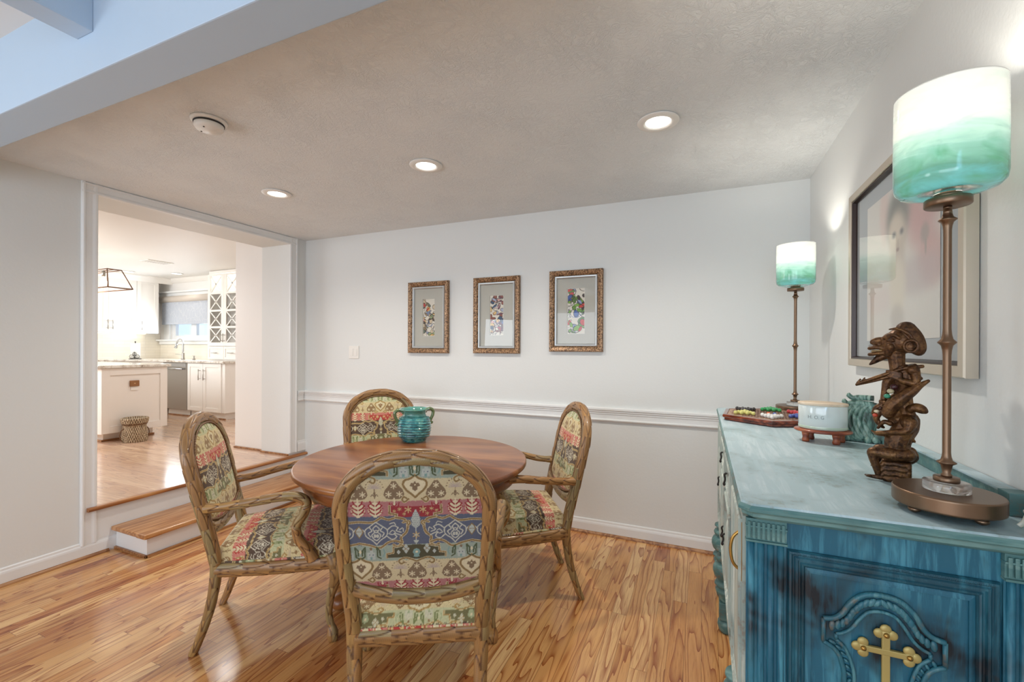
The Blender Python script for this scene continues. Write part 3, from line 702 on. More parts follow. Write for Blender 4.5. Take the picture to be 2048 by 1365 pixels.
    t.line([(x, 238), (x+30, 262), (x+56, 284), (x+52, 318), (x+20, 344), (x, 368)], 6, 'white'); t.line([(x, 238), (x-30, 262), (x-56, 284), (x-52, 318), (x-20, 344), (x, 368)], 6, 'white')
    for q in (-1, 1):
        t.line([(x, 258), (x+q*16, 276), (x+q*8, 296), (x+q*22, 312), (x+q*14, 334), (x, 344)], 6, 'white')
        t.line([(x+q*34, 268), (x+q*22, 288), (x+q*40, 302), (x+q*30, 322)], 6, 'white'); t.disc(x+q*7, 318, 7, 'white', 11)
        t.line([(x, 284), (x+q*9, 290), (x, 300)], 5, 'white')
    t.line([(x-56, 284), (x-86, 262), (x-112, 272), (x-104, 290), (x-128, 300)], 6, 'white'); t.line([(x-52, 318), (x-80, 340), (x-104, 326), (x-92, 306), (x-116, 312), (x-132, 322)], 6, 'white')
    t.line([(x-70, 300), (x-84, 288), (x-98, 300), (x-84, 312), (x-66, 306)], 5, 'white'); t.line([(x-70, 250), (x-92, 244), (x-100, 256)], 5, 'white'); t.line([(x-120, 286), (x-136, 276), (x-140, 296)], 5, 'white')
    t.line([(x+56, 296), (x+74, 278), (x+90, 290)], 6, 'white')
    t.poly([(292, 262), (274, 292), (292, 326), (310, 292)], 'ice'); t.line([(292, 262), (272, 292), (292, 328)], 5, 'gold'); t.line([(276, 292), (306, 292)], 3, 'gold', smooth=False)
    # --- olive plinth with diamonds, teal castles
    t.poly([(0, 372), (62, 380), (100, 392), (122, 392), (122, 424), (152, 424), (152, 448), (60, 448), (30, 462), (0, 458)], 'olive')
    t.ol([(62, 376), (120, 386), (122, 420), (154, 424), (154, 448)], 6, 'gold', 'cream', smooth=False)
    t.ol([(0, 474), (26, 462), (60, 452), (92, 466), (84, 486), (66, 478)], 9, 'gold', 'cream')
    t.poly([(55, 368), (36, 398), (55, 428), (74, 398)], 'ice'); t.line([(44, 388), (66, 408)], 3, 'gold'); t.line([(66, 388), (44, 408)], 3, 'gold')
    t.poly([(94, 402), (84, 416), (94, 430), (104, 416)], 'ice')
    t.poly([(0, 396), (16, 404), (20, 420), (12, 434), (16, 446), (0, 450)], 'tealg'); t.disc(0, 418, 7, 'cream2')
    for x in (236,):
        t.line([(x-46, 432), (x-44, 402), (x-30, 384), (x-34, 440), (x-50, 450)], 8, 'green', smooth=False); t.line([(x+46, 432), (x+44, 402), (x+30, 384), (x+34, 440), (x+50, 450)], 8, 'green', smooth=False)
        t.poly([(x-20, 456), (x-22, 414), (x-12, 414), (x-12, 402), (x+6, 402), (x+6, 414), (x+20, 414), (x+22, 456)], 'ice'); t.poly([(x-4, 402), (x-8, 384), (x+8, 386), (x+4, 402)], 'brown')
        t.disc(x-10, 428, 3, 'blue'); t.disc(x+8, 428, 3, 'blue'); t.poly([(x-6, 456), (x-6, 440), (x+6, 440), (x+6, 456)], 'tealg')
        t.line([(x-64, 396), (x-70, 420), (x-60, 440)], 6, 'tealg'); 
    t.poly([(292, 396), (284, 410), (292, 424), (300, 410)], 'cream2')
    # weave grain
    rng = np.random.RandomState(5); g = rng.rand(TH, TW); g = (g+np.roll(g, 1, 1)+np.roll(g, 1, 0))/3
    t.a *= (0.82+0.36*g)[:, :, None]
    return np.clip(t.a, 0, 1)
PAL_BLUE = dict(cream='#BDAF8C', cream2='#CABE9E', pink='#A06A6A', blue='#545A6C', teal='#8D998C', brown='#77634C', red='#8A2C32', gold='#806842', gold2='#B49C70', mauve='#A8998E', ice='#A6ACA4', white='#B4B3A6', olive='#48442F', tealg='#75938E', green='#4A543A')
PAL_BRN = dict(cream='#D2C193', cream2='#DACDA6', pink='#CC8272', blue='#594638', teal='#BEBE94', brown='#94764F', red='#B6443C', gold='#A8874F', gold2='#D2B880', mauve='#C2AE8E', ice='#C9C5A8', white='#D0C7B0', olive='#75704A', tealg='#A4AC84', green='#78804F')
TILE_B, TILE_N = draw_tile(PAL_BLUE), draw_tile(PAL_BRN)
def fab(tile, x, y):
    """x: metres off the axis, y: metres down the cloth"""
    X = np.asarray(x)/0.000625; Y = np.asarray(y)/0.000625
    k = np.floor(Y/TH); yy = (Y-k*TH).astype(int) % TH
    xx = np.floor(X+292+k*292).astype(int) % TW
    return tile[yy, xx]
# ------------------------------------------------------------------ carved armchairs
WG = [np.array(lin(c)) for c in ('#A47E4A', '#8A8058', '#B68A50', '#805A34', '#918A64', '#A86E3E')]
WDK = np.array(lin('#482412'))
def leafmod(L0=0.085, nl=4, H=0.0035, ph=0.0, seed=1, tone=0.5):
    L0 = L0*1.3; H = H*.75
    def f(S, TH_):
        u = (TH_/(2*PI)+0.5)*nl; i = np.floor(u+1e-6); bb = (u-i-0.5)*2
        p = S/L0+0.5*(i % 2)+ph; k = np.floor(p); a = p-k
        w = np.clip(1-np.clip((a-.30)/.70, 0, 1)**1.7, 0, 1)*1.0+.02
        ins = w-np.abs(bb)
        h = np.where(ins > 0, H*(0.25+0.75*a)*(1-0.35*bb*bb), 0.0)
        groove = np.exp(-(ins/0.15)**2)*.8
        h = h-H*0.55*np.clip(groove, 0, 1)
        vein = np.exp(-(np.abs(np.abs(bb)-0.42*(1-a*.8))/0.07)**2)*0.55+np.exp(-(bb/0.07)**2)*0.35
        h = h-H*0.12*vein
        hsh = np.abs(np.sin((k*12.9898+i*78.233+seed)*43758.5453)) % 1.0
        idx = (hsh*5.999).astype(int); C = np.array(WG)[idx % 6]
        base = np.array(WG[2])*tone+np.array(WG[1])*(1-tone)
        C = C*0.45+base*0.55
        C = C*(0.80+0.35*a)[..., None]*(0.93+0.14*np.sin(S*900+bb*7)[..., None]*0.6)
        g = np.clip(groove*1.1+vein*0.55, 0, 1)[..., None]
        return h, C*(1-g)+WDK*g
    return f
def yb(z): return 0.005-0.145*max(0.0, z-0.42)/0.63
WB = 0.252
def hoop_pts():
    p = [(0.219, yb(0.40), 0.40), (0.224, yb(.5), 0.50), (0.232, yb(.62), 0.62), (0.238, yb(.74), 0.74), (0.240, yb(.84), 0.84)]
    R = [(x, y, z) for x, y, z in p]
    for a in range(8, 90, 9):
        t = math.radians(a); x = 0.240*math.cos(t)**0.92; z = 0.84+0.187*math.sin(t)**0.96; R.append((x, yb(z), z))
    top = (0, yb(1.027), 1.027)
    return R+[top]+[(-x, y, z) for x, y, z in R[::-1]]
def arch_z(x, w=0.220, top=1.008, zs=0.84):
    s = np.clip(1-np.abs(np.asarray(x)/w)**2.15, 0, 1); return zs+(top-zs)*s**(1/1.95)
def low_z(x, w=0.220): return 0.556+0.040*(np.abs(np.asarray(x))/w)**2.2
def make_chair(label):
    root = thing('dining_armchair', (0, 0, 0), label, 'chair', group='carved armchairs around the round table')
    sec = circ(26, 0.023, 0.031, 2.4)
    # legs
    for sg in (-1, 1):
        P = resample(catmull([(sg*.206, -.088, 0.0), (sg*.209, -.060, .07), (sg*.214, -.022, .19), (sg*.218, 0.0, .31), (sg*.219, .006, .41)], 8), 0.0032)
        n = len(P); sc = np.stack([np.linspace(.72, 1.02, n)]*2, 1)
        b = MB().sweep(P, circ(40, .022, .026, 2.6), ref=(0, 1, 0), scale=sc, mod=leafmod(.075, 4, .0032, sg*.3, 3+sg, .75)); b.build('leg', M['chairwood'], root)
        P = resample(catmull([(sg*.287, .500, 0.0), (sg*.286, .497, .05), (sg*.281, .482, .12), (sg*.286, .490, .21), (sg*.297, .512, .30), (sg*.296, .508, .36), (sg*.288, .49, .41)], 8), 0.0032)
        n = len(P); z = P[:, 2]; r = np.interp(z, [0, .012, .035, .07, .13, .22, .31, .37, .41], [.72, .95, 1.0, .62, .60, .78, 1.12, 1.2, 1.0])
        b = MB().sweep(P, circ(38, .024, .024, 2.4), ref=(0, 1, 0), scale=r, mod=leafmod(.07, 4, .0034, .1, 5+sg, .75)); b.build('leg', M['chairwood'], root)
    # hoop
    P = resample(catmull(hoop_pts(), 6), 0.0022); nor = np.tile((0, 1, 0), (len(P), 1))
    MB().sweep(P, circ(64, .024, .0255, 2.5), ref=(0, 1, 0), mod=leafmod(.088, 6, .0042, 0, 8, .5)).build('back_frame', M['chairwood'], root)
    # lower back rail (dips in the middle)
    P = resample(catmull([(x, yb(.56)+.002, float(low_z(x))-.030) for x in np.linspace(-.224, .224, 13)], 4), .003)
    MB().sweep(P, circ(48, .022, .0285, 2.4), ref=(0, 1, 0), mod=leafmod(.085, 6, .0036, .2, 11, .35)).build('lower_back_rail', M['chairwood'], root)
    # seat rails, one frame
    b = MB()
    for A, B in (((-.214, .004), (.214, .004)), ((.222, .0), (.292, .495)), ((.292, .5), (-.292, .5)), ((-.292, .495), (-.222, .0))):
        mid = ((A[0]+B[0])/2, (A[1]+B[1])/2+(.016 if A[1] > .4 and B[1] > .4 else 0))
        P = resample(catmull([(*A, .372), (*mid, .372-(.006 if A[1] != B[1] else 0)), (*B, .372)], 8), .003)
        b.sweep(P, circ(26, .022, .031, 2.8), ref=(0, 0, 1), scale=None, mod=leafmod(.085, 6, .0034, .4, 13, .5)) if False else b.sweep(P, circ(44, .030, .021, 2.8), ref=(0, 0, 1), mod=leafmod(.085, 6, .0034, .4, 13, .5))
    b.build('seat_frame', M['chairwood'], root)
    # arms with scrolled supports
    for sg in (-1, 1):
        P = resample(catmull([(sg*.238, -.035, .655), (sg*.250, .05, .662), (sg*.285, .16, .682), (sg*.305, .27, .700), (sg*.312, .34, .700), (sg*.312, .385, .670), (sg*.306, .375, .615), (sg*.297, .345, .560), (sg*.292, .352, .50), (sg*.292, .395, .435), (sg*.290, .415, .395)], 8), .003)
        n = len(P); r = np.interp(np.linspace(0, 1, n), [0, .06, .3, .45, .62, .8, .93, 1], [1.15, .95, .95, 1.0, 1.05, .95, 1.15, 1.35])
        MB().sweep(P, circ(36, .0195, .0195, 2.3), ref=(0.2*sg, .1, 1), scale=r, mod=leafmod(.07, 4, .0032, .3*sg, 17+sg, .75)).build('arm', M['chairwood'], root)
    # upholstery: front of the back
    def panel(nx, nz, tile, bulge, side, off):
        xs = np.linspace(-.220, .220, nx); X = np.tile(xs[:, None], (1, nz)); zl = low_z(xs); zh = arch_z(xs)
        T = np.linspace(0, 1, nz)[None]; Z = zl[:, None]+(zh-zl)[:, None]*T
        s = np.clip(1-(X/.222)**4, 0, 1)*np.clip(1-(2*T-1)**6, 0, 1); YB = 0.005-0.145*np.clip(Z-.42, 0, None)/.63
        Y = YB+side*(off+bulge*np.sqrt(s))
        return np.stack([X, Y, Z], 2), fab(tile, X, .958-Z)
    V, C = panel(200, 210, TILE_N, .028, 1, .004); MB().grid(V, C).build('back_cushion', M['fabric'], root)
    V, C = panel(270, 290, TILE_B, .006, -1, .010); MB().grid(V, C).build('outside_back', M['fabric'], root)
    # beaded gimp round the front cushion
    xs = np.linspace(-.215, .215, 40); loop = [(x, z) for x, z in zip(xs, arch_z(xs)-.006)]+[(x, z) for x, z in zip(xs[::-1], low_z(xs[::-1])+.006)]
    P = resample([(x, 0.005-0.145*max(0, z-.42)/.63+.020, z) for x, z in loop]+[(loop[0][0], 0.005-0.145*(loop[0][1]-.42)/.63+.020, loop[0][1])], .0035)
    r = .0045*(1+.28*np.sin(np.arange(len(P))*1.6))
    MB().tube(P[:-1], r, 8, col=WG[3]*.8, closed=True, ref=(0, 1, 0)).build('gimp_trim', M['chairwood'], root)
    # seat cushion
    nx, ny = 190, 190; s = np.linspace(-1, 1, nx)[:, None]; t = np.linspace(0, 1, ny)[None]
    # profile wraps over the sides
    def seat():
        U = np.linspace(-1.0, 1.0, nx); Vv = np.linspace(-1.0, 1.0, ny)
        Ug, Vg = np.meshgrid(U, Vv, indexing='ij')
        au, av = np.abs(Ug), np.abs(Vg); e, e2 = .76, .87
        def edge(a): ph = np.clip((a-e)/(1-e), 0, 1)*PI/2; return np.where(a > e, e2+(1-e2)*np.sin(ph), a*e2/e), np.cos(ph)
        nu, hu = edge(au); nv, hv = edge(av); Ug = np.sign(Ug)*nu; Vg = np.sign(Vg)*nv
        yy = .256+Vg*.262; W_ = .220+(yy+.0)/.5*.076
        X = Ug*W_; crown = (1-Ug**2)*(1-Vg**2)*.030
        Z = .402+.066*np.minimum(hu, hv)+crown
        fx_ = X+np.sign(Ug)*.066*(1-hu); fy_ = yy+np.sign(Vg)*.066*(1-hv)
        return np.stack([X, yy, Z], 2), fab(TILE_N, fx_, fy_+.006)
    V, C = seat(); b = MB().grid(V, C)
    b.build('seat_cushion', M['fabric'], root)
    # welt at the foot of the cushion
    P = resample([(-.220, -.004, .402), (.220, -.004, .402), (.297, .516, .402), (-.297, .516, .402), (-.220, -.004, .402)], .004)[:-1]
    b = MB(); b.tube(P, .0058, 10, closed=True, ref=(0, 0, 1)); b.c[-1] = fab(TILE_N, b.v[-1][:, 0]*1.3+.05, b.v[-1][:, 1]+.12); b.hascol = True
    b.build('welt', M['fabric'], root)
    return root
def face(o, fx, fy, x, y):
    L = math.hypot(fx, fy); fx /= L; fy /= L; o.location = (x, y, 0); o.rotation_euler = (0, 0, math.atan2(-fx, fy))
ch_f = make_chair('carved armchair nearest the camera, its blue-banded tapestry back turned to us')
ch_l = copy_tree(ch_f); ch_l['label'] = 'carved armchair at the left of the round table, next to the wooden step'
ch_r = copy_tree(ch_f); ch_r['label'] = 'carved armchair at the right of the round table, nearest the sideboard'
ch_b = copy_tree(ch_f); ch_b['label'] = 'carved armchair on the far side of the round table, partly hidden behind the turquoise pot'
face(ch_l, .756, .655, -2.217+.756*.085, 1.41+.655*.085)
face(ch_f, -.48, .878, -.907, 1.293)
face(ch_r, -.845, -.535, -.718-.845*.085, 2.558-.535*.085)
face(ch_b, .72, -.69, -2.19, 2.64)
# ------------------------------------------------------------------ round table and pot
TX, TY = -1.475, 2.06
tb = thing('round_dining_table', (TX, TY, 0), 'round walnut-brown pedestal table in the middle of the four armchairs', 'table')
MB().lathe([(0, .760), (.612, .760), (.620, .757), (.623, .750), (.623, .738), (.618, .733), (.60, .729), (0, .729)], n=128).build('tabletop', M['walnut'], tb)
MB().lathe([(0, .7285), (.575, .7285), (.582, .715), (.580, .69), (.570, .668), (.562, .655), (.545, .650), (0, .650)], n=96).build('apron', M['walnut'], tb)
MB().lathe([(0, .6495), (.16, .6495), (.15, .62), (.10, .60), (.085, .56), (.10, .50), (.13, .43), (.135, .38), (.11, .33), (.09, .30), (.12, .27), (.13, .20), (.11, .16), (.06, .14), (0, .14)], n=40).build('pedestal', M['walnut'], tb)
for k in range(4):
    a = math.radians(226+90*k); ca, sa = math.cos(a), math.sin(a)
    P = [(r*ca, r*sa, z) for r, z in ((.06, .22), (.14, .20), (.22, .13), (.30, .075), (.37, .06))]
    l = MB().tube(catmull(P, 6), np.interp(np.linspace(0, 1, 25), [0, .5, 1], [.05, .042, .034]), 14, ref=(0, 0, 1)).build('leg', M['walnut'], tb)
    MB().ell((.385*ca, .385*sa, .0405), (.052, .052, .040), 20, 12).build('bun_foot', M['walnut'], l)
vs = thing('ceramic_pot', (-1.74, 2.42, .7605), 'turquoise ribbed ceramic pot with two olive scroll handles on the round table', 'pot')
def rib(r, z, a): return r*(1+.016*math.sin(z*370+math.sin(a*2+.6)*1.0+1.7*math.sin(a))) if .02 < z < .158 else r
pr = [(0, .002), (.066, .002), (.072, .006)]
for z in np.arange(.012, .160, .0022):
    r = .110*math.sqrt(max(0, 1-((z-.090)/.128)**2))**.8; pr.append((max(r, .07 if z < .03 else 0), z))
pr = [((r if z > .03 else .074+(z/.03)*.016)*1.0, z) for r, z in pr if r > 0]
pr = [(0, .002)]+pr+[(.080, .166), (.074, .176), (.074, .188), (.080, .198), (.092, .206), (.100, .210), (.097, .214), (.086, .209), (.070, .195), (.066, .17), (.08, .14), (.085, .09), (.06, .03), (0, .02)]
MB().lathe(pr, n=96, fn=rib).build('body', M['vase'], vs)
for sg, an in ((-1, .86), (1, .86)):
    ca, sa = math.cos(an), math.sin(an)
    P = catmull([(.080, .184), (.074, .195), (.088, .203), (.108, .206), (.126, .192), (.124, .165), (.112, .140), (.105, .122), (.116, .112), (.122, .122)], 8)
    P3 = [(sg*x*ca, sg*x*sa, z) for x, z in P]
    MB().tube(P3, np.interp(np.linspace(0, 1, len(P3)), [0, .3, .8, 1], [.007, .0115, .010, .007]), 12, ref=(-sa, ca, 0)).build('handle', M['handleg'], vs)
# ------------------------------------------------------------------ painted sideboard against the right wall
ST = 1.04
SX0, SX1, SY0, SY1 = .075, .600, 1.085, 2.80
sb = thing('sideboard', (.34, 1.94, 0), 'distressed blue and teal painted sideboard with carved doors and turned legs along the right wall', 'sideboard')
sb.location = (0, 0, 0)
def slab(x0, x1, y0, y1, prof):
    """rounded/stepped edge slab; prof: list of (inset, z)"""
    vs = []; c = .020
    for (i, z) in prof:
        a0, a1, b0, b1 = x0+i, x1, y0+i, y1-i
        vs += [(a0+c, b0, z), (a1, b0, z), (a1, b1, z), (a0+c, b1, z), (a0, b1-c, z), (a0, b0+c, z)]
    m = 6; n = len(prof); fs = [(j*m+k, j*m+(k+1) % m, (j+1)*m+(k+1) % m, (j+1)*m+k) for j in range(n-1) for k in range(m)]+[tuple(range(m)), tuple((n-1)*m+k for k in range(m))]
    return vs, fs
v, f = slab(SX0, SX1, SY0, SY1, [(.004, ST-.004), (.0, ST-.010), (.0, ST-.016), (.005, ST-.019), (.007, ST-.022), (.007, ST-.028), (.012, ST-.032), (.018, ST-.036)]); MB().add(v, f, None, False).build('top_moulding', M['sb_edge'], sb)
v, f = slab(SX0, SX1, SY0, SY1, [(.018, ST-.006), (.005, ST-.004), (.008, ST)]); MB().add(v, f, None, False).build('top', M['sb_top'], sb)
BX0, BX1, BY0, BY1, BZ0, BZ1 = .100, .590, 1.118, 2.767, .40, 1.004
MB().box(BX0, BX1, BY0+.012, BY1, BZ0, BZ1, .002).build('body', M['sb_front'], sb)
# back gallery
MB().box(.585, .6115, 1.235, SY1-.02, ST+.0005, ST+.038, .002).build('gallery', M['sb_edge'], sb)
MB().box(.578, .6115, 1.23, SY1-.015, ST+.038, ST+.045, .003).build('gallery_cap', M['sb_top'], sb)
MB().box(.572, .6118, 1.222, 1.262, ST+.0005, ST+.047, .002).build('gallery_end_block', M['sb_edge'], sb)
# --- end panel (towards the camera)
E0 = BY0+.0118
ep = MB().box(BX0-.004, BX1, BY0, E0, BZ0, BZ1).build('end_panel', M['sb_end'], sb)
for x0 in (.090, .512):
    b = MB(); b.box(x0, x0+.078, BY0-.012, BY0-.0005, .955, 1.0035, .001)
    for k in range(8): b.box(x0+.003+k*.0093, x0+.0095+k*.0093, BY0-.017, BY0-.0125, .961, .998, .002)
    b.box(x0-.001, x0+.079, BY0-.016, BY0-.0005, .985, .989, .001); b.box(x0-.001, x0+.079, BY0-.018, BY0-.0005, .9535, .958, .001)
    b.build('fluted_capital', M['sb_edge'], sb)
for x0 in (.090, .512):
    b = MB(); b.box(x0+.001, x0+.077, BY0-.006, BY0-.0005, .42, .953)
    for k in range(4): b.lathe([(0, .42), (.0068, .42), (.0068, .951), (0, .951)], (x0+.0110+k*.0187, BY0-.006, 0), 16)
    b.build('fluted_pilaster', M['sb_end'], sb)
def rect_mould(x0, x1, z0, z1, pr, y):
    vs = []
    for (x, z, sx, sz) in ((x0, z0, 1, 1), (x1, z0, -1, 1), (x1, z1, -1, -1), (x0, z1, 1, -1)):
        for (a, d) in pr: vs.append((x+sx*a, y-d, z+sz*a))
    m = len(pr); return vs, [(k*m+i, k*m+(i+1) % m, ((k+1) % 4)*m+(i+1) % m, ((k+1) % 4)*m+i) for k in range(4) for i in range(m)]
v, f = rect_mould(.170, .510, .45, .945, [(0, 0), (0, .004), (.003, .009), (.007, .010), (.010, .006), (.012, .006), (.015, .009), (.019, .009), (.021, .004), (.024, .004), (.027, .007), (.030, .006), (.033, .001), (.033, 0)], BY0-.0002)
MB().add(v, f, None, False).build('panel_moulding', M['sb_groove'], sb)
b = MB()
for k in range(105):      # fine beading in the moulding
    x = .176+k*.0031
    if x < .504: b.ell((x, BY0-.0095, .9385), (.0012, .0018, .0022), 6, 4)
b.build('panel_beading', M['sb_groove'], sb)
v, f = rect_mould(.2035, .4765, .484, .911, [(0, 0), (0, .001), (.006, .003), (.010, .0035), (.010, 0)], BY0-.0004); MB().add(v, f, None, False).build('panel_field_edge', M['sb_end'], sb)
# cartouche: outer and inner ribs with leaf carving between
XC = .3337
def half(pts): return [(XC+p[0], p[1]) for p in pts]
R_out = [(0.0, .881), (.030, .875), (.052, .854), (.064, .832), (.078, .818), (.098, .812)]
R_in = [(0.0, .848), (.022, .842), (.038, .822), (.050, .802), (.064, .790), (.076, .785)]
def mirror(R): return [(-x, z) for x, z in R[::-1]][:-1]+R
def low(R): return [(x, 2*.7875-.0-z-.002) for x, z in R]
out_top = catmull([(XC+x, z) for x, z in mirror(R_out)], 6); in_top = catmull([(XC+x, z) for x, z in mirror(R_in)], 6)
side_out = [(.098, .812), (.098, .764)]; 
side_r = catmull([(XC+.098, .764), (XC+.080, .754), (XC+.068, .735), (XC+.062, .700), (XC+.066, .66), (XC+.08, .63), (XC+.098, .62)], 6)
side_ri = catmull([(XC+.076, .774), (XC+.060, .758), (XC+.050, .732), (XC+.045, .70), (XC+.049, .66), (XC+.062, .63), (XC+.076, .615)], 6)
mir = lambda P: np.array([(2*XC-x, z) for x, z in P])
b = MB()
def rib2(P, r, d=.004): b.tube([(x, BY0-.0035-d*.3, z) for x, z in P], r, 10, ref=(0, 1, 0))
rib2(out_top, .0052); rib2(np.array([(XC+.098, .812), (XC+.098, .788), (XC+.098, .764)]), .0042); rib2(mir(np.array([(XC+.098, .812), (XC+.098, .788), (XC+.098, .764)])), .0042)
rib2(side_r, .0046); rib2(mir(side_r), .0046); rib2(in_top, .0034); rib2(side_ri, .0034); rib2(mir(side_ri), .0034)
rib2(np.array([(XC+.076, .785), (XC+.076, .774)]), .0034); rib2(mir(np.array([(XC+.076, .785), (XC+.076, .774)])), .0034)
b.build('cartouche_rib', M['sb_carve'], sb)
b = MB()
def leaves(Pa, Pb, n):
    Pa = resample(Pa, .001); Pb = resample(Pb, .001)
    for k in range(n):
        t = (k+.5)/n; a = Pa[int(t*(len(Pa)-1))]; c = Pb[int(t*(len(Pb)-1))]; m = (a+c)/2; d = a-c; L = np.linalg.norm(d)
        sgn = 1 if t < .5 else -1; tt = np.array([d[1], -d[0]])/L; an = math.atan2(*(d/L+tt*.9*sgn*1.0)[::-1])
        b.ell((m[0], BY0-.003, m[1]), (L*.34, .0042, L*.17), 10, 6, rot=Matrix.Rotation(-an, 3, 'Y'))
leaves(out_top, in_top, 22); leaves(side_r, side_ri, 13); leaves(mir(side_r), mir(side_ri), 13)
b.build('carved_leaves', M['sb_carve'], sb)
# gold cross
b = MB(); CX_, CZ_ = .340, .770
y0 = BY0-.0085
b.box(CX_-.0068, CX_+.0068, y0, BY0-.001, .52, .806, .002); b.box(.300, .380, y0-.0005, BY0-.001, CZ_-.006, CZ_+.006, .002)
def tref(cx, cz, dx, dz):
    px, pz = -dz, dx
    for (u, w) in ((.010, 0), (0, .0105), (0, -.0105)): b.ell((cx+dx*u+px*w, BY0-.0048, cz+dz*u+pz*w), (.0098, .0042, .0098), 18, 8)
    b.ell((cx, BY0-.005, cz), (.0105, .0045, .0105), 18, 8)
tref(.340, .805, 0, 1); tref(.303, .770, -1, 0); tref(.377, .770, 1, 0)
cr = b.build('gold_cross', M['brassp'], sb); cr['label'] = 'pale gold trefoil cross'
for (x, z) in ((.340, .805), (.303, .770), (.377, .770)): MB().lathe([(0, -.004), (.0042, -.003), (.0050, 0), (0, 0)], (x, BY0-.0092, z), 14, axis='y').build('nail_head', M['gold'], cr)
# --- front face (towards the table): doors, drawers, pulls
FX = BX0
def fpanel(y0, y1, z0, z1, name, x=FX, th=.012):
    d = MB().box(x-th, x-.0005, y0, y1, z0, z1, .002).build(name, M['sb_front'], sb)
    vs = []; pr = [(0, 0), (0, .004), (.004, .008), (.010, .008), (.016, .003), (.022, .003), (.024, 0)]
    for (y, z, sy, sz) in ((y0+.012, z0+.012, 1, 1), (y1-.012, z0+.012, -1, 1), (y1-.012, z1-.012, -1, -1), (y0+.012, z1-.012, 1, -1)):
        for (a, q) in pr: vs.append((x-th-q, y+sy*a, z+sz*a))
    m = len(pr); fs = [(k*m+i, k*m+(i+1) % m, ((k+1) % 4)*m+(i+1) % m, ((k+1) % 4)*m+i) for k in range(4) for i in range(m)]
    MB().add(vs, fs, None, False).build('raised_moulding', M['sb_front'], d); return d
def drop_pull(par, y, z, x):
    MB().lathe([(0, -.002), (.012, -.001), (.012, 0), (0, 0)], (x, y, z), 12, axis='x').tube(catmull([(x-.004, y, z), (x-.012, y, z-.006), (x-.010, y, z-.022), (x-.013, y, z-.036)], 5), [.0035]*16, 8).ell((x-.013, y, z-.040), (.005, .005, .007), 8, 6).build('drop_pull', M['black'], par)
for (y0, y1) in ((1.60, 1.93), (1.95, 2.28)):
    d = fpanel(y0, y1, .845, .985, 'drawer'); drop_pull(d, (y0+y1)/2, .93, FX-.0135)
for (y0, y1, s_) in ((1.60, 1.93, 1), (1.95, 2.28, -1)):
    d = fpanel(y0, y1, .45, .835, 'door'); drop_pull(d, y1-.03 if s_ > 0 else y0+.03, .66, FX-.0135)
    MB().ell((FX-.014, (y0+y1)/2, .64), (.010, .085, .12), 24, 14).build('carved_boss', M['sb_front'], d)
d = fpanel(2.40, 2.70, .45, .985, 'door'); MB().ell((FX-.014, 2.55, .74), (.012, .075, .13), 24, 14).build('carved_boss', M['sb_front'], d); drop_pull(d, 2.43, .74, FX-.0135)
d = fpanel(1.17, 1.48, .45, .985, 'door')
MB().tube(catmull([(FX-.012, 1.19, .945), (FX-.030, 1.19, .925), (FX-.036, 1.19, .895), (FX-.030, 1.19, .862), (FX-.012, 1.19, .845)], 8), [.0036]*33, 10).box(FX-.0135, FX-.0122, 1.180, 1.20, .825, .965, .0005).build('brass_handle', M['gold'], d)
# scalloped apron
b = MB(); pts = [(BY0+.002, .44)]+[(y, .44-.035*abs(math.sin((y-BY0)*PI/.42))) for y in np.linspace(BY0+.002, BY1, 60)]+[(BY1, .44)]
b.prism(pts, 0, 1, lambda a, bb, c: (FX-.016+c*.0155, a, bb)); b.build('apron', M['sb_front'], sb)
# turned legs
def tleg(x, y):
    pr = [(0, .400), (.044, .400), (.046, .392), (.034, .385), (.030, .378), (.044, .370), (.050, .358), (.046, .346), (.034, .340), (.052, .330), (.060, .312), (.061, .292), (.054, .270), (.040, .252), (.034, .246), (.050, .240), (.054, .230), (.044, .220), (.036, .214), (.050, .206), (.046, .192), (.034, .176), (.030, .160), (.030, .150)]
    l = MB().lathe(pr, (x, y, 0), 28).box(x-.033, x+.033, y-.033, y+.033, .066, .1495, .003).lathe([(0, .0655), (.026, .065), (.038, .052), (.040, .034), (.034, .012), (.026, 0), (0, 0)], (x, y, 0), 24).build('leg', M['sb_edge'], sb)
for y in (2.72, 2.39, 1.49, 1.165): tleg(.112, y)
for y in (2.70, 1.18): tleg(.54, y)
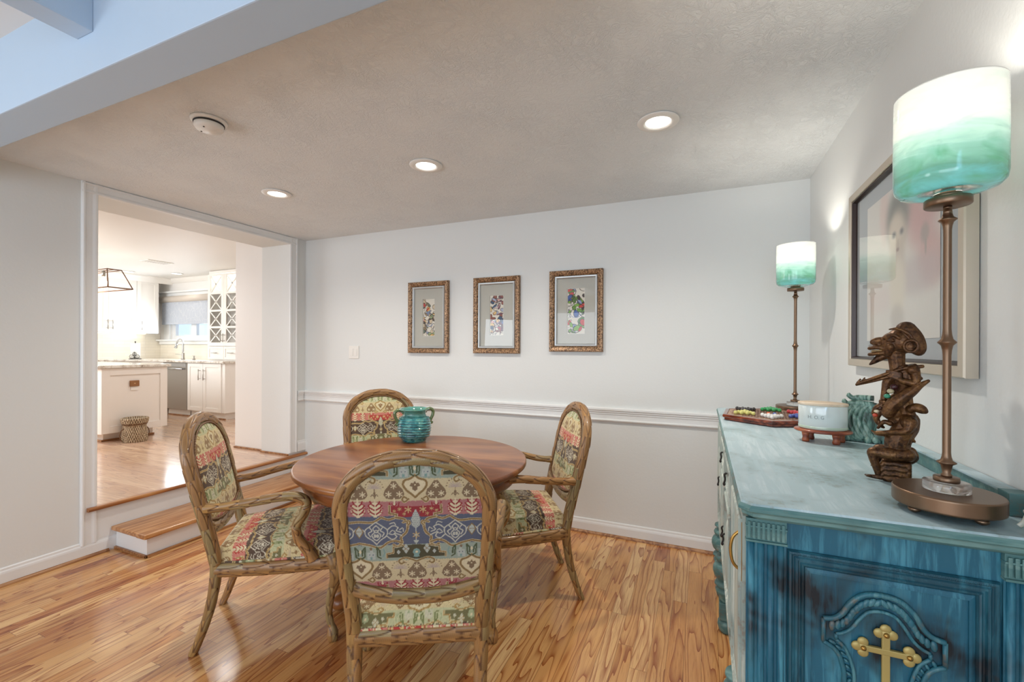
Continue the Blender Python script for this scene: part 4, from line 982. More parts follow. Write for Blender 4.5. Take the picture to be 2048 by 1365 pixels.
# ------------------------------------------------------------------ table lamps
def lamp(x, y, label, power):
    t = thing('table_lamp', (x, y, ST+.0006), label, 'lamp', group='pair of bronze lamps with sea-green glass shades')
    b_ = MB().lathe([(0, .014), (.080, .014), (.0850, .0142), (.0865, .0155), (.087, .018), (.087, .019), (.087, .040), (.087, .042), (.0864, .0440), (.0850, .0450), (.0835, .0450), (.080, .0450), (0, .0450)], n=96).build('base', M['bronze'], t)
    for k in range(4):
        a = PI/4+k*PI/2-.35; MB().ell((.068*math.cos(a), .068*math.sin(a), .0072), (.011, .011, .007), 16, 8).build('foot', M['bronze'], b_)
    MB().lathe([(0, .0455), (.0365, .0455), (.0375, .0465), (.0375, .0625), (.0365, .0635), (0, .0635)], n=64).build('acrylic_disc', M['acrylic'], t)
    MB().lathe([(0, .0638), (.0200, .0638), (.0207, .0645), (.0207, .0730), (.0198, .0737), (0, .0737)], n=48).build('collar', M['bronze'], t)
    def spike(z, r1=.0135, s=.024): return [(.0068, z-s), (.0076, z-s*.6), (.0095, z-s*.25), (r1, z-.0008), (r1, z+.0008), (.0095, z+s*.25), (.0076, z+s*.6), (.0068, z+s)]
    pr = [(0, .0738), (.0088, .0738), (.0088, .078), (.0064, .081)]+[(r, z) for r, z in spike(.103, .0158, .020)][2:]+spike(.352, .0150, .028)+spike(.606, .0150, .022)+[(.007, .627), (.007, .634), (0, .634)]
    MB().lathe(pr, n=40).build('stem', M['bronze'], t)
    MB().lathe([(0, .6343), (.036, .6343), (.0375, .636), (.0375, .649), (.036, .6505), (0, .6505)], n=64).lathe([(0, .6508), (.022, .6508), (.022, .660), (0, .660)], n=40).build('shade_holder', M['bronze'], t)
    pr = [(.0225, .6605), (.060, .6610), (.076, .6650), (.0845, .6740), (.0870, .688), (.0872, .76), (.0865, .868), (.0855, .872), (.0845, .868), (.0852, .76), (.0850, .690), (.0825, .677), (.075, .669), (.060, .665), (.0225, .6645)]
    pr = [(r, z-.6605) for r, z in pr]
    vs, n = [], 96; fs = []
    for (r, z) in pr:
        for i in range(n): a = 2*PI*i/n; vs.append((r*math.cos(a), r*math.sin(a), z))
    m = len(pr)
    for j in range(m):
        for i in range(n): k = (i+1) % n; jj = (j+1) % m; fs.append((j*n+i, j*n+k, jj*n+k, jj*n+i))
    sh = MB().add(vs, fs).build('glass_shade', M['shade'], t); sh.location = (0, 0, .6605); sh.data.materials.append(M['milk'])
    for pi, p_ in enumerate(sh.data.polygons):
        if 6*n <= pi: p_.material_index = 1
    MB().lathe([(0, .6602), (.012, .6602), (.012, .69), (0, .69)], n=20).build('socket', M['bronze'], t)
    MB().ell((0, 0, .722), (.020, .020, .030), 20, 12).build('bulb', M['bulb'], t)
    point('lamp_bulb_light', (x, y, ST+.800), power, (1.0, .94, .84), .022)
lamp(.466, 1.200, 'table lamp at the near end of the sideboard, its sea-green shade largest in view', 5)
lamp(.439, 2.670, 'table lamp at the far end of the sideboard, beside the marble game board', 5)
# ------------------------------------------------------------------ things on the sideboard
TZ = ST+.0008
gb = thing('marble_game_board', (.30, 2.405, TZ), 'six-sided mahogany game board for coloured marbles at the far end of the sideboard', 'board game')
ang = [math.radians(24+60*k) for k in range(6)]
def hexo(r): return [(r*math.cos(a), r*math.sin(a)) for a in ang]
b = MB(); vs = []; prf = [(.216, 0), (.222, .003), (.222, .010), (.228, .013), (.232, .017), (.232, .024), (.228, .027), (.212, .028), (.210, .025)]
for (r, z) in prf: vs += [(x, y, z) for x, y in hexo(r)]
fs = [(j*6+k, j*6+(k+1) % 6, (j+1)*6+(k+1) % 6, (j+1)*6+k) for j in range(len(prf)-1) for k in range(6)]+[tuple(range(6)), tuple((len(prf)-1)*6+k for k in range(6))]
b.add(vs, fs, None, False).build('rim', wood('mahogany_rim', ['#3E140A', '#6E2A16', '#9A4A2C'], 1.0, 0, .2, .6), gb)
MB().prism(hexo(.2095), .0252, .0262).build('playing_field', plain('etched_field', '#A88A74', .5, 0, 0, 0, .1), gb)
S_ = .0245
def lat(i, j, a0): ax, ay = math.cos(a0), math.sin(a0); bx, by = math.cos(a0+PI/3), math.sin(a0+PI/3); return (S_*(i*ax+j*bx), S_*(i*ay+j*by))
b = MB()
for i in range(-8, 9):
    for j in range(-8, 9):
        x, y = lat(i, j, ang[0]+PI/6); r = math.hypot(x, y)
        d = max(abs(x*math.cos(a)+y*math.sin(a)) for a in ang)
        if r < .175 and (r < .105 or d > 0): 
            b.lathe([(0, .0266), (.0028, .0266), (.0028, .0263)], (x, y, 0), 8, smooth=False)
    for k in range(3):
        a = ang[0]+PI/6+k*PI/3; off = i*S_*.866; L = .12 if abs(i) > 4 else .165
        if abs(i) <= 6:
            c_, s_ = math.cos(a), math.sin(a); p = [(c_*t-s_*off, s_*t+c_*off, .02645) for t in (-L, L)]; b.tube(p, .0006, 4)
b.build('etched_lines', plain('dark_etching', '#4A2A20', .6), gb)
cols = [('red', '#C03038'), ('green', '#2E9E58'), ('black', '#221A18'), ('yellow', '#D2CE78'), ('white', '#DEDEDA'), ('blue', '#3E58A8')]
def glassy(n, c):
    t = NT(n); t.P(color=(*lin(c), 1), rough=.06, coat=1.0, coatr=.02); return t.m
mpro = {}
def marble(cn, hexc, x, y, lab=None, grp=None):
    if cn not in mpro: mpro[cn] = MB().ell((0, 0, 0), (.0092, .0092, .0092), 20, 12).build('marble', glassy(cn+'_glass', hexc)); o = mpro[cn]
    else: o = mpro[cn].copy(); COL.objects.link(o)
    o.location = (.30+x, 2.405+y, TZ+.0262+.0092); tag(o, lab or f'{cn} glass marble in the {cn} cluster on the six-sided game board', 'marble', grp or f'{cn} marbles on the game board'); return o
for k, (cn, hx) in enumerate(cols):
    a = ang[k]; c_, s_ = math.cos(a), math.sin(a)
    for j in range(4):
        for i in range(j+1):
            d = (6.93-j*.866)*S_; off = (i-j/2)*S_; marble(cn, hx, c_*d-s_*off, s_*d+c_*off)
marble('orange', '#D8602E', *lat(-2, -1, ang[0]+PI/6), 'single orange glass marble beside the white cluster on the game board', 'stray marbles on the board')
o = mpro['blue'].copy(); COL.objects.link(o); x, y = lat(-1, -2, ang[0]+PI/6); o.location = (.30+x, 2.405+y, TZ+.0354); tag(o, 'single dark blue marble beside the orange one on the game board', 'marble', 'stray marbles on the board')
# candle on its little stool
CX0, CY0, CR_ = .402, 1.925, math.atan2(-.203, .979)
cs = thing('wooden_stand', (CX0, CY0, TZ), 'small reddish wooden stand with stubby legs under the oval candle', 'stand', CR_)
mah = wood('red_stained_wood', ['#5A1E0E', '#8E3E20', '#B5663C'], 1.0, 0, .3, .4)
MB().lathe([(0, .036), (.084, .036), (.088, .038), (.089, .042), (.086, .0455), (0, .046)], n=64, fn=lambda r, z, a: r*(1-.22*abs(math.sin(a))**1.5)).build('top', mah, cs)
for (x, y) in ((-.050, -.026), (.040, -.034), (-.036, .032), (.056, .026)):
    MB().lathe([(0, 0), (.011, 0), (.0125, .006), (.010, .016), (.0125, .028), (.013, .0355), (0, .0355)], (x, y, 0), 20).build('leg', mah, cs)
cd = thing('candle', (CX0, CY0, TZ+.0465), 'oval white candle vessel with a pale wooden lid and faint grey lettering', 'candle', CR_)
ov = lambda r, z, a: r*(1-.30*abs(math.sin(a))**1.3) if r > .002 else r
tm = NT('milky_glass'); tm.P(color=(*lin('#D5DDDA'), 1), rough=.12, coat=.6, spec=.5)
MB().lathe([(0, 0), (.070, 0), (.0745, .004), (.0745, .084), (.0735, .086), (0, .086)], n=96, fn=ov).build('vessel', tm.m, cd)
MB().lathe([(.0749, .003), (.0752, .004), (.0752, .011), (.0749, .012)], n=96, fn=ov).build('glass_foot', plain('greenish_clear_glass', '#BCD0BC', .1, 0, 0, 0, 0, .8), cd)
MB().lathe([(0, .0863), (.0755, .0863), (.0762, .088), (.0762, .0935), (.0745, .0955), (0, .0955)], n=96, fn=ov).build('lid', wood('pale_maple', ['#CDB79C', '#DCC9B0', '#E6D8C4'], .8, 0, .5, .1), cd)
tc = bpy.data.curves.new('lettering', 'FONT'); tc.body = 'H. O. G'; tc.size = .017; tc.align_x = 'CENTER'; tc.extrude = 0.0002
to = bpy.data.objects.new('tmp_text', tc); COL.objects.link(to); dg = bpy.context.evaluated_depsgraph_get(); me = bpy.data.meshes.new_from_object(to.evaluated_get(dg)); bpy.data.objects.remove(to)
for v in me.vertices:
    x, y, z = v.co; a = -PI/2+(x-.022)/.062; r = .0752*(1-.30*abs(math.sin(a))**1.3); v.co = (r*math.cos(a), r*math.sin(a)-z, y+.040)
me.materials.append(plain('faint_grey_print', '#8E9694', .5)); o = bpy.data.objects.new('lettering', me); lnk(o, cd)
# verdigris carved bracket lying behind
ob = thing('carved_ornament', (.517, 1.990, TZ), 'grey-green carved scroll ornament leaning behind the figurine against the wall', 'ornament', math.atan2(-.25, .97)); ob.scale = (.84, .9, 1)
b = MB()
for k in range(6):      # long vertical flutes, bowing to the left
    x = -.030+k*.017; P = catmull([(x+.034, .0, .146-.004*k), (x+.006, -.004, .134), (x-.022, -.010, .104), (x-.026, -.016, .064), (x-.004, -.018, .024), (x+.028, -.014, .008)], 7)
    b.tube(P, np.interp(np.linspace(0, 1, len(P)), [0, .2, .8, 1], [.006, .0105, .0105, .004]), 10)
b.build('flute', M['verdi'], ob)
b = MB()
for k in range(3):
    b.tube(catmull([(-.030-k*.016, -.004, .172-k*.022), (-.012-k*.016, -.006, .158-k*.022), (.010-k*.010, -.006, .160-k*.020), (.062, -.004, .160-k*.022)], 6), [.003]+[.009]*10+[.010]*8, 10)
b.build('leaf_tip', M['verdi'], ob)
b = MB()
for (x, z, r) in ((-.058, .072, .026), (-.074, .036, .018), (-.050, .024, .016)):
    b.tube([(x+r*(1-t*.13)*math.cos(t*1.1), -.012, z+r*(1-t*.13)*1.3*math.sin(t*1.1)) for t in np.linspace(0, 6.4, 30)], .0058, 8)
for (x, z, r) in ((-.052, .045, .012), (-.040, .066, .009), (-.066, .014, .010), (.040, .010, .014), (.066, .012, .012), (-.028, .012, .010)): b.ell((x, -.022, z), (r, r*.8, r), 12, 8)
b.build('scroll', M['verdi'], ob)
MB().box(-.075, .085, -.012, .030, 0, .012, .004).ell((.02, .006, .075), (.055, .018, .075), 20, 12).build('back_plate', M['verdi'], ob)
# cast figurine -----------------------------------------------------
fg = thing('figurine', (.452, 1.430, TZ), 'dark bronze figurine of a seated flute player with a large grinning head', 'figurine')
FA = Vector((-.95, .31, 0)); FB = Vector((-.31, -.95, 0))
def L_(X, Y, b): return Vector(((430-X)*.000242, b*.001, (1316-Y)*.000322))
def W_(p): q = FA*p.x+FB*p.y; return (q.x, q.y, p.z)
class Blob:
    def __init__(s): s.b = MB()
    def cap(s, pts, k=7):
        """pts: (X, Y, b, r) in side-view units, r in mm"""
        Q = catmull([(*L_(p[0], p[1], p[2]), p[3]*.00112) for p in pts], k)
        for q in Q: s.b.ell(W_(Vector(q[:3])), (q[3],)*3, 10, 7)
        # dense enough: also in-betweens
        for a, c in zip(Q[:-1], Q[1:]):
            d = np.linalg.norm(c[:3]-a[:3]); n = int(d/max(.0012, .45*min(a[3], c[3])))
            for i in range(1, n+1):
                m = a+(c-a)*i/(n+1); s.b.ell(W_(Vector(m[:3])), (m[3],)*3, 10, 7)
    def el(s, X, Y, b, r, tilt=0):
        R = Matrix((FA, FB, Vector((0, 0, 1)))).transposed() @ Matrix.Rotation(tilt, 3, 'Y')
        s.b.ell(W_(L_(X, Y, b)), [q*.001 for q in r], 20, 14, rot=R)
    def done(s, name, vox=.0013, parent=fg):
        o = s.b.build(name, M['statue'], parent); m = o.modifiers.new('r', 'REMESH'); m.mode = 'VOXEL'; m.voxel_size = vox; m.use_smooth_shade = True
        m2 = o.modifiers.new('s', 'SMOOTH'); m2.iterations = 3; m2.factor = .6; return o
B = Blob()
# seat of stacked rolls is its own part
for Y in (1172, 1212, 1252, 1292):
    for bb in (-20, -7, 7, 20): B.cap([(345+(Y % 3)*4, Y, bb, 6.6), (390, Y+5, bb, 7.4), (440, Y-2, bb, 6.6), (490, Y+4, bb, 7.4), (545, Y, bb, 6.4)], 3)
for Y in (1190, 1232, 1272):
    for bb in (-22, 0, 22): B.el(335, Y, bb, (6, 6, 6)); B.el(548, Y, bb, (6, 6, 6))
B.done('seat_of_rolls', .0016)
B = Blob()
for sg in (1, -1):
    kx = 268 if sg > 0 else 300; fx = 0 if sg > 0 else 45; fy = 0 if sg > 0 else -60
    B.cap([(540, 1095, 14*sg, 15), (420, 1098, 21*sg, 14.5), (kx, 1092, 24*sg, 11), (kx-8, 1130, 24*sg, 9.5), (kx+22, 1215, 23*sg, 8.0), (310+fx, 1278+fy, 22*sg, 6.2)], 6)
    B.cap([(330+fx, 1290+fy, 22*sg, 6.0), (270+fx, 1292+fy, 23*sg, 4.6), (225+fx, 1290+fy, 25*sg, 3.6)], 5)
    for t in range(4): B.cap([(240+fx, 1292+fy, (19+t*3.4)*sg, 2.3), (196+fx+t*5, 1290+fy, (18+t*4.3)*sg, 1.9)], 4)
B.el(520, 1085, 0, (17, 26, 12)); B.cap([(560, 1075, 0, 12), (575, 1110, 0, 12), (560, 1140, 0, 9)], 4)
B.cap([(460, 1058, 0, 23), (458, 1005, 0, 25), (488, 945, 0, 24), (522, 885, 0, 24), (540, 832, 0, 22)], 6)
B.el(440, 1015, 0, (21, 24, 20)); B.cap([(545, 835, -22, 15), (545, 825, 0, 17), (545, 835, 22, 15)], 4)
B.cap([(560, 835, 26, 13), (545, 880, 31, 9.5), (512, 905, 32, 7.5), (440, 918, 26, 6.2), (360, 934, 18, 5.5), (300, 945, 12, 5.5)], 6)
B.cap([(560, 835, -26, 13), (530, 900, -31, 9), (440, 935, -24, 6.5), (320, 955, -10, 5.5)], 6)
for t in range(4): B.cap([(300, 944+t*2, 14-t*5, 2.6), (268, 938+t*4, 12-t*5, 2.2), (248, 930+t*5, 9-t*5, 2.0)], 4)
B.el(320, 955, 0, (15, 13, 6)); B.cap([(545, 1000, 12, 5), (560, 960, 10, 4), (590, 985, 8, 3)], 4)
B.done('lower_body')
B = Blob()
B.el(425, 775, 0, (22, 20, 24), .3); B.cap([(480, 840, 0, 15), (440, 800, 0, 15)], 4)
B.cap([(380, 735, 0, 9), (310, 775, 2, 9), (285, 830, 4, 7), (315, 880, 2, 5), (345, 900, 0, 3)], 6); B.cap([(330, 715, 12, 6), (285, 745, 12, 6), (262, 790, 8, 5)], 5)
B.cap([(400, 860, 10, 6), (350, 850, 12, 5), (320, 880, 10, 4), (300, 905, 8, 3)], 5)
for (X, Y, b_, r) in ((330, 690, 12, 6), (360, 700, 16, 6), (400, 690, 18, 6.5), (395, 655, 14, 6), (430, 640, 16, 6), (450, 665, 18, 5), (345, 745, 16, 5), (300, 730, 10, 5)): B.cap([(X, Y, b_, r), (X+22, Y+14, b_, r*.7)], 3)
B.done('beaded_head')
B = Blob()      # crocodile slung diagonally, tail up
B.cap([(385, 770, 20, 14), (430, 700, 24, 15), (500, 640, 26, 13.5), (570, 590, 26, 10.5), (630, 545, 25, 6.5), (690, 508, 24, 3.6)], 7)
for i in range(11):
    t = i/10; X = 440+t*190; Y = 655-t*115-10
    for q in (-1, 0, 1): B.el(X+q*6, Y-10+abs(q)*16, 30+q*3, (2.6, 2.6, 2.6))
B.done('crocodile')
B = Blob()
B.cap([(560, 735, 14, 8), (600, 718, 16, 10), (640, 728, 16, 10), (668, 742, 16, 6)], 5); B.cap([(548, 740, 8, 9), (565, 790, 6, 10)], 4)
B.cap([(520, 790, -4, 17), (505, 700, -6, 18), (500, 600, -4, 18), (520, 520, 0, 20), (520, 455, 0, 20)], 6)
B.cap([(345, 675, -4, 7), (362, 600, -6, 9), (380, 530, -6, 11), (430, 470, -4, 12)], 5)
B.cap([(590, 440, 16, 10), (600, 490, 22, 8.5), (592, 530, 24, 7.5), (520, 522, 24, 6.2), (470, 505, 22, 6)], 6)
B.cap([(590, 440, -14, 10), (560, 500, -20, 8), (450, 470, -14, 6)], 5); B.cap([(560, 430, -18, 12), (575, 425, 0, 13), (575, 430, 18, 12)], 4)
for t in range(5): B.cap([(478, 510-t*13, 22, 4.2), (420, 492-t*12, 24, 3.4), (372, 478-t*9, 22, 2.6)], 5)
for t in range(4): B.cap([(520-t*18, 420+t*4, 14, 3.4), (500-t*22, 402+t*10, 20, 3)], 4)
B.cap([(612, 480, 20, 4), (632, 492, 20, 4.5)], 3)
B.done('upper_body')
B = Blob()
B.cap([(118, 558, 24, 2.4), (200, 526, 24, 3.6), (380, 462, 23, 4.2), (500, 420, 20, 4.2), (645, 400, 16, 4.2)], 6); B.cap([(118, 565, 22, 2.2), (300, 515, 20, 3.4), (470, 460, 18, 3.8), (590, 395, 14, 4.6)], 6)
B.cap([(125, 545, 24, 2.0), (152, 515, 24, 1.8)], 3); B.cap([(165, 532, 24, 2.0), (190, 503, 24, 1.8)], 3)
B.done('flute', .0011)
B = Blob()
B.cap([(462, 450, 0, 16), (452, 390, 0, 15.5), (445, 320, 0, 17)], 5)
B.el(480, 205, 0, (31, 27, 34)); B.el(405, 225, 0, (23, 24, 29)); B.el(380, 262, 0, (19, 21, 19))
B.cap([(520, 120, 0, 20), (590, 180, 0, 16), (630, 250, 0, 12), (625, 290, 0, 9), (590, 285, 0, 7)], 6)
B.cap([(360, 200, 0, 8), (305, 195, 0, 7), (262, 205, 0, 6.4), (250, 214, 0, 5.5)], 5); B.cap([(320, 228, 0, 9), (285, 232, 0, 7.5), (275, 240, 6, 5)], 4); B.cap([(290, 235, -6, 5), (275, 240, -6, 4)], 3)
B.cap([(345, 262, 12, 5), (290, 256, 13, 4.6), (232, 262, 8, 4.2), (226, 264, 0, 4.4), (232, 262, -8, 4.2), (290, 256, -13, 4.6)], 6)
B.cap([(345, 300, 12, 5), (290, 304, 13, 5), (236, 312, 9, 4.4), (226, 314, 0, 4.4), (236, 312, -9, 4.4), (290, 304, -13, 4.6)], 6)
B.cap([(345, 325, 0, 9), (300, 345, 0, 8), (262, 372, 0, 5.5), (230, 394, 0, 2.5)], 6); B.cap([(380, 300, 14, 8), (400, 250, 20, 8)], 4)
B.cap([(350, 178, 17, 4), (385, 160, 20, 4), (430, 160, 24, 3.6), (470, 185, 26, 3)], 5); B.el(398, 192, 18, (9, 8, 8)); B.cap([(375, 200, 22, 2), (400, 206, 25, 2.2), (425, 200, 26, 2)], 4)
for sg in (1, -1):
    B.cap([(560+17*math.cos(t)*3.2, 245+15*math.sin(t)*3.0, (27+2*math.cos(t))*sg, 3.2) for t in np.linspace(0, 2*PI, 14)], 3); B.el(555, 250, 23*sg, (9, 5, 12))
for k in range(7): B.cap([(390+k*10, 112-k*2, 16+k, 1.8), (480+k*12, 118+k*6, 24, 2.0), (560+k*6, 175+k*12, 20, 1.8)], 5)
B.done('head', .0012)
b = MB()
for k in range(6): p = L_(325-k*15, 283+k*1.0, 12.5-k*1.2); b.ell(W_(p), (.0024, .0024, .0042), 8, 6)
b.build('teeth', plain('bone', '#A08458', .5), fg)
for (X, Y, bb, r, c, nm) in ((375, 640, 26, 6.5, '#3E9070', 'green'), (402, 600, 24, 7, '#B9AE8C', 'cream'), (430, 565, 24, 8, '#3E1E20', 'maroon'), (277, 802, 14, 5.5, '#B8442C', 'red'), (288, 768, 14, 5.5, '#D8C8A8', 'ivory'), (320, 740, 16, 5, '#3A2018', 'dark')):
    o = MB().ell(W_(L_(X, Y, bb)), [r*.001*1.1, r*.001, r*.001*.9], 12, 8).build('bead', plain(nm+'_bead', c, .25), fg); o['label'] = nm+' bead'
# lamp cord and little dish at the frame edge
cb = MB(); P = catmull([(.552, 1.150, TZ+.003), (.558, 1.148, TZ+.012), (.566, 1.142, TZ+.040), (.580, 1.138, TZ+.052), (.594, 1.140, TZ+.046), (.602, 1.150, TZ+.026), (.603, 1.170, TZ+.006)], 8)
cb.sweep(P, circ(10, .0022, .0045), ref=(.3, 1, .2)); tag(cb.build('lamp_cord', plain('pearly_cord', '#D8D4C4', .35), None), 'pearly white electric cord looping beside the base of the near lamp', 'cord')
ds = thing('dish', (.568, 1.099, TZ), 'small grey-green dish cut off by the frame edge beside the near lamp', 'dish')
MB().lathe([(0, 0), (.014, 0), (.020, .006), (.029, .030), (.031, .040), (.029, .041), (.026, .036), (.018, .012), (0, .008)], n=40).build('bowl', M['verdi'], ds)
MB().lathe([(.029, .0412), (.032, .0405), (.032, .043), (.029, .044)], n=40).build('rim', M['fillet'], ds)
# ------------------------------------------------------------------ kitchen beyond the opening
def shaker(par, axis, pos, a0, a1, z0, z1, name='door', sgn=1, mat=None, rail_=.055, th=.018, mat2=None):
    """door slab with recessed centre; axis 'y': lies in plane y=pos facing -y; axis 'x': plane x=pos facing +x"""
    mat = mat or M['white2']; b = MB()
    def bx(u0, u1, w0, w1, d0, d1):
        if axis == 'y': b.box(u0, u1, pos-d1, pos-d0, w0, w1, .0015)
        else: b.box(pos+d0, pos+d1, u0, u1, w0, w1, .0015)
    bx(a0, a0+rail_, z0, z1, .0005, th); bx(a1-rail_, a1, z0, z1, .0005, th); bx(a0+rail_, a1-rail_, z0, z0+rail_, .0005, th); bx(a0+rail_, a1-rail_, z1-rail_, z1, .0005, th)
    bx(a0+rail_-.002, a1-rail_+.002, z0+rail_-.002, z1-rail_+.002, .0005, th-.010)
    return b.build(name, mat, par)
def pull(par, axis, pos, a, z0, z1, horiz=False):
    b = MB(); off = .030
    def T(u, d, z): return (u, pos-d, z) if axis == 'y' else (pos+d, u, z)
    if horiz:
        b.tube([T(z0, off, a), T(z1, off, a)], .0055, 8)
        for q in (z0+.02, z1-.02): b.tube([T(q, 0.0005, a), T(q, off, a)], .004, 8)
    else:
        b.tube([T(a, off, z0), T(a, off, z1)], .0055, 8)
        for q in (z0+.02, z1-.02): b.tube([T(a, 0.0005, q), T(a, off, q)], .004, 8)
    return b.build('handle', M['nickel'], par)
# peninsula / island
isl = thing('kitchen_island', (0, 0, 0), 'white kitchen island with granite top and panelled end, seen through the opening', 'kitchen island')
MB().box(-8.0, -5.93, 2.615, 3.25, KZ+.100, 1.131, .002).build('body', M['cabin'], isl)
MB().box(-7.9, -6.07, 2.70, 3.18, KZ+.0005, KZ+.0995).build('toe_kick', M['white2'], isl)
MB().box(-6.0695, -6.052, 2.69, 3.19, KZ+.0005, KZ+.020, .004).box(-7.9, -6.052, 2.674, 2.6895, KZ+.0005, KZ+.020, .004).build('shoe_moulding', M['shoe'], isl)
shaker(isl, 'x', -5.93, 2.615, 3.25, KZ+.103, 1.129, 'end_panel', rail_=.075, mat=M['cabin'])
MB().box(-8.03, -5.895, 2.575, 3.285, 1.1315, 1.163, .006).build('countertop', M['granite'], isl)
pq = thing('wall_plaque', (-5.919, 2.915, .950), 'small brown square plaque with a heart, hung on the end of the kitchen island', 'plaque')
MB().box(.0005, .014, -.046, .046, -.032, .036, .006).build('plate', plain('tan_leather_plaque', '#8E6238', .5, 0, 60, .1, .15), pq)
hp = [(.016*math.sin(t)**3*.55, (13*math.cos(t)-5*math.cos(2*t)-2*math.cos(3*t)-math.cos(4*t))*.00055) for t in np.linspace(0, 2*PI, 28)[:-1]]
MB().prism(hp, .0142, .0150, lambda a, b_, c: (c, a, b_+.002)).build('heart', plain('pale_heart', '#C9A070', .5), pq)
MB().box(.0005, .004, -.034, .034, -.074, -.034, .001).build('outlet_cover', M['white'], pq)
# basket
bk = thing('wicker_basket', (-5.792, 2.86, KZ+.001), 'round woven seagrass basket on the kitchen floor against the island', 'basket')
def wv(r, z, a): return r*(1+.035*math.sin(a*22+math.floor(z/.022)*PI)*abs(math.cos(z/.022*PI/1))) if 0.004 < z < .262 and r > .08 else r
prb = [(0, 0), (.112, 0)]+[(float(np.interp(z, [0, .06, .12, .17, .19, .205, .25, .262], [.114, .112, .106, .100, .098, .116, .122, .120])), float(z)) for z in np.arange(.003, .262, .0035)]+[(.110, .262), (.100, .20), (.100, .02), (0, .02)]
MB().lathe(prb, n=132, fn=wv).build('basket_body', M['wicker'], bk)
MB().lathe([(.101, .190), (.110, .188), (.112, .194), (.110, .200), (.101, .200)], n=48).build('band', M['wickd'], bk)
for sg in (-1, 1):
    P = catmull([(0, sg*.100, .150), (0, sg*.125, .130), (0, sg*.140, .080), (0, sg*.128, .030), (0, sg*.114, .015)], 8); MB().tube(P, .0045, 8).build('handle', M['wickd'], bk)
# base cabinets under the window
bc = thing('base_cabinet', (0, 0, 0), 'white sink base cabinet with two doors under the kitchen window', 'cabinet')
MB().box(-7.062, -6.235, 4.165, 4.775, KZ+.1, 1.131).build('body', M['white2'], bc)
MB().box(-7.05, -6.29, 4.206, 4.70, KZ+.0005, KZ+.0995).build('toe_kick', M['white2'], bc); MB().box(-7.6, -6.27, 4.19, 4.2055, KZ+.0005, KZ+.018, .003).build('shoe_moulding', M['shoe'], bc)
d1 = shaker(bc, 'y', 4.165, -7.055, -6.70, KZ+.105, 1.125, 'door'); pull(d1, 'y', 4.147, -6.755, .88, 1.04)
d2 = shaker(bc, 'y', 4.165, -6.695, -6.30, KZ+.105, 1.125, 'door'); pull(d2, 'y', 4.147, -6.645, .88, 1.04)
dw = thing('dishwasher', (0, 0, 0), 'stainless steel dishwasher between the island and the sink cabinet', 'dishwasher')
t_ = NT('brushed_stainless'); t_.P(color=(*lin('#A9A59E'), 1), rough=.28, metal=.85)
MB().box(-7.66, -7.075, 4.15, 4.70, KZ+.10, 1.128, .004).build('door_panel', t_.m, dw); MB().box(-7.62, -7.09, 4.21, 4.70, KZ+.0005, KZ+.0995).build('toe_kick', M['white2'], dw)
MB().box(-7.64, -7.095, 4.1455, 4.1495, 1.065, 1.12, .002).build('control_strip', M['chrome'], dw)
MB().tube([(-7.60, 4.112, 1.035), (-7.115, 4.112, 1.035)], .011, 10).box(-7.135, -7.115, 4.112, 4.1495, 1.025, 1.045, .002).box(-7.60, -7.58, 4.112, 4.1495, 1.025, 1.045, .002).build('handle', M['chrome'], dw)
bl = thing('base_cabinet', (0, 0, 0), 'white base cabinets along the left kitchen wall behind the island', 'cabinet')
MB().box(-8.895, -8.30, 1.2, 4.775, KZ+.0005, 1.131).build('body', M['white2'], bl); MB().box(-8.2995, -7.67, 4.165, 4.775, KZ+.0005, 1.131).build('corner_body', M['white2'], bl)
ct = MB().box(-8.895, -6.205, 4.115, 4.775, 1.1315, 1.163, .004).box(-8.895, -8.265, 1.2, 4.1145, 1.1315, 1.163, .004); tag(ct.build('countertop', M['granite']), 'pale granite worktop running under the window and along the left kitchen wall', 'countertop')
# tile backsplash
sp_ = MB().box(-8.899, -8.890, 1.2, 4.77, 1.1635, 1.585).box(-8.889, -7.09, 4.770, 4.7795, 1.1635, 1.40); tag(sp_.build('backsplash', M['tile']), 'cream glossy tile backsplash above the kitchen worktop', 'backsplash')
# wall cabinets on the left wall
def wallcab(y0, y1, label, doors):
    w = thing('wall_cabinet', (0, 0, 0), label, 'cabinet', group='wall cabinets on the left kitchen wall')
    MB().box(-8.895, -8.59, y0+.001, y1-.001, 1.587, 2.47).build('body', M['white2'], w)
    for (a, b_, hy) in doors:
        d = shaker(w, 'x', -8.59, a+.002, b_-.002, 1.590, 2.465, 'door', rail_=.06); pull(d, 'x', -8.572, hy, 1.64, 1.79)
    return w
wallcab(3.36, 4.255, 'double-door white wall cabinet on the left kitchen wall, behind the pendant', [(3.36, 3.876, 3.856), (3.876, 4.255, 3.92)])
wallcab(4.257, 4.575, 'narrow white wall cabinet nearest the kitchen window', [(4.257, 4.575, 4.315)])
wallcab(2.4, 3.358, 'white wall cabinet furthest left, cut off by the opening casing', [(2.4, 2.88, 2.84), (2.88, 3.358, 2.92)])
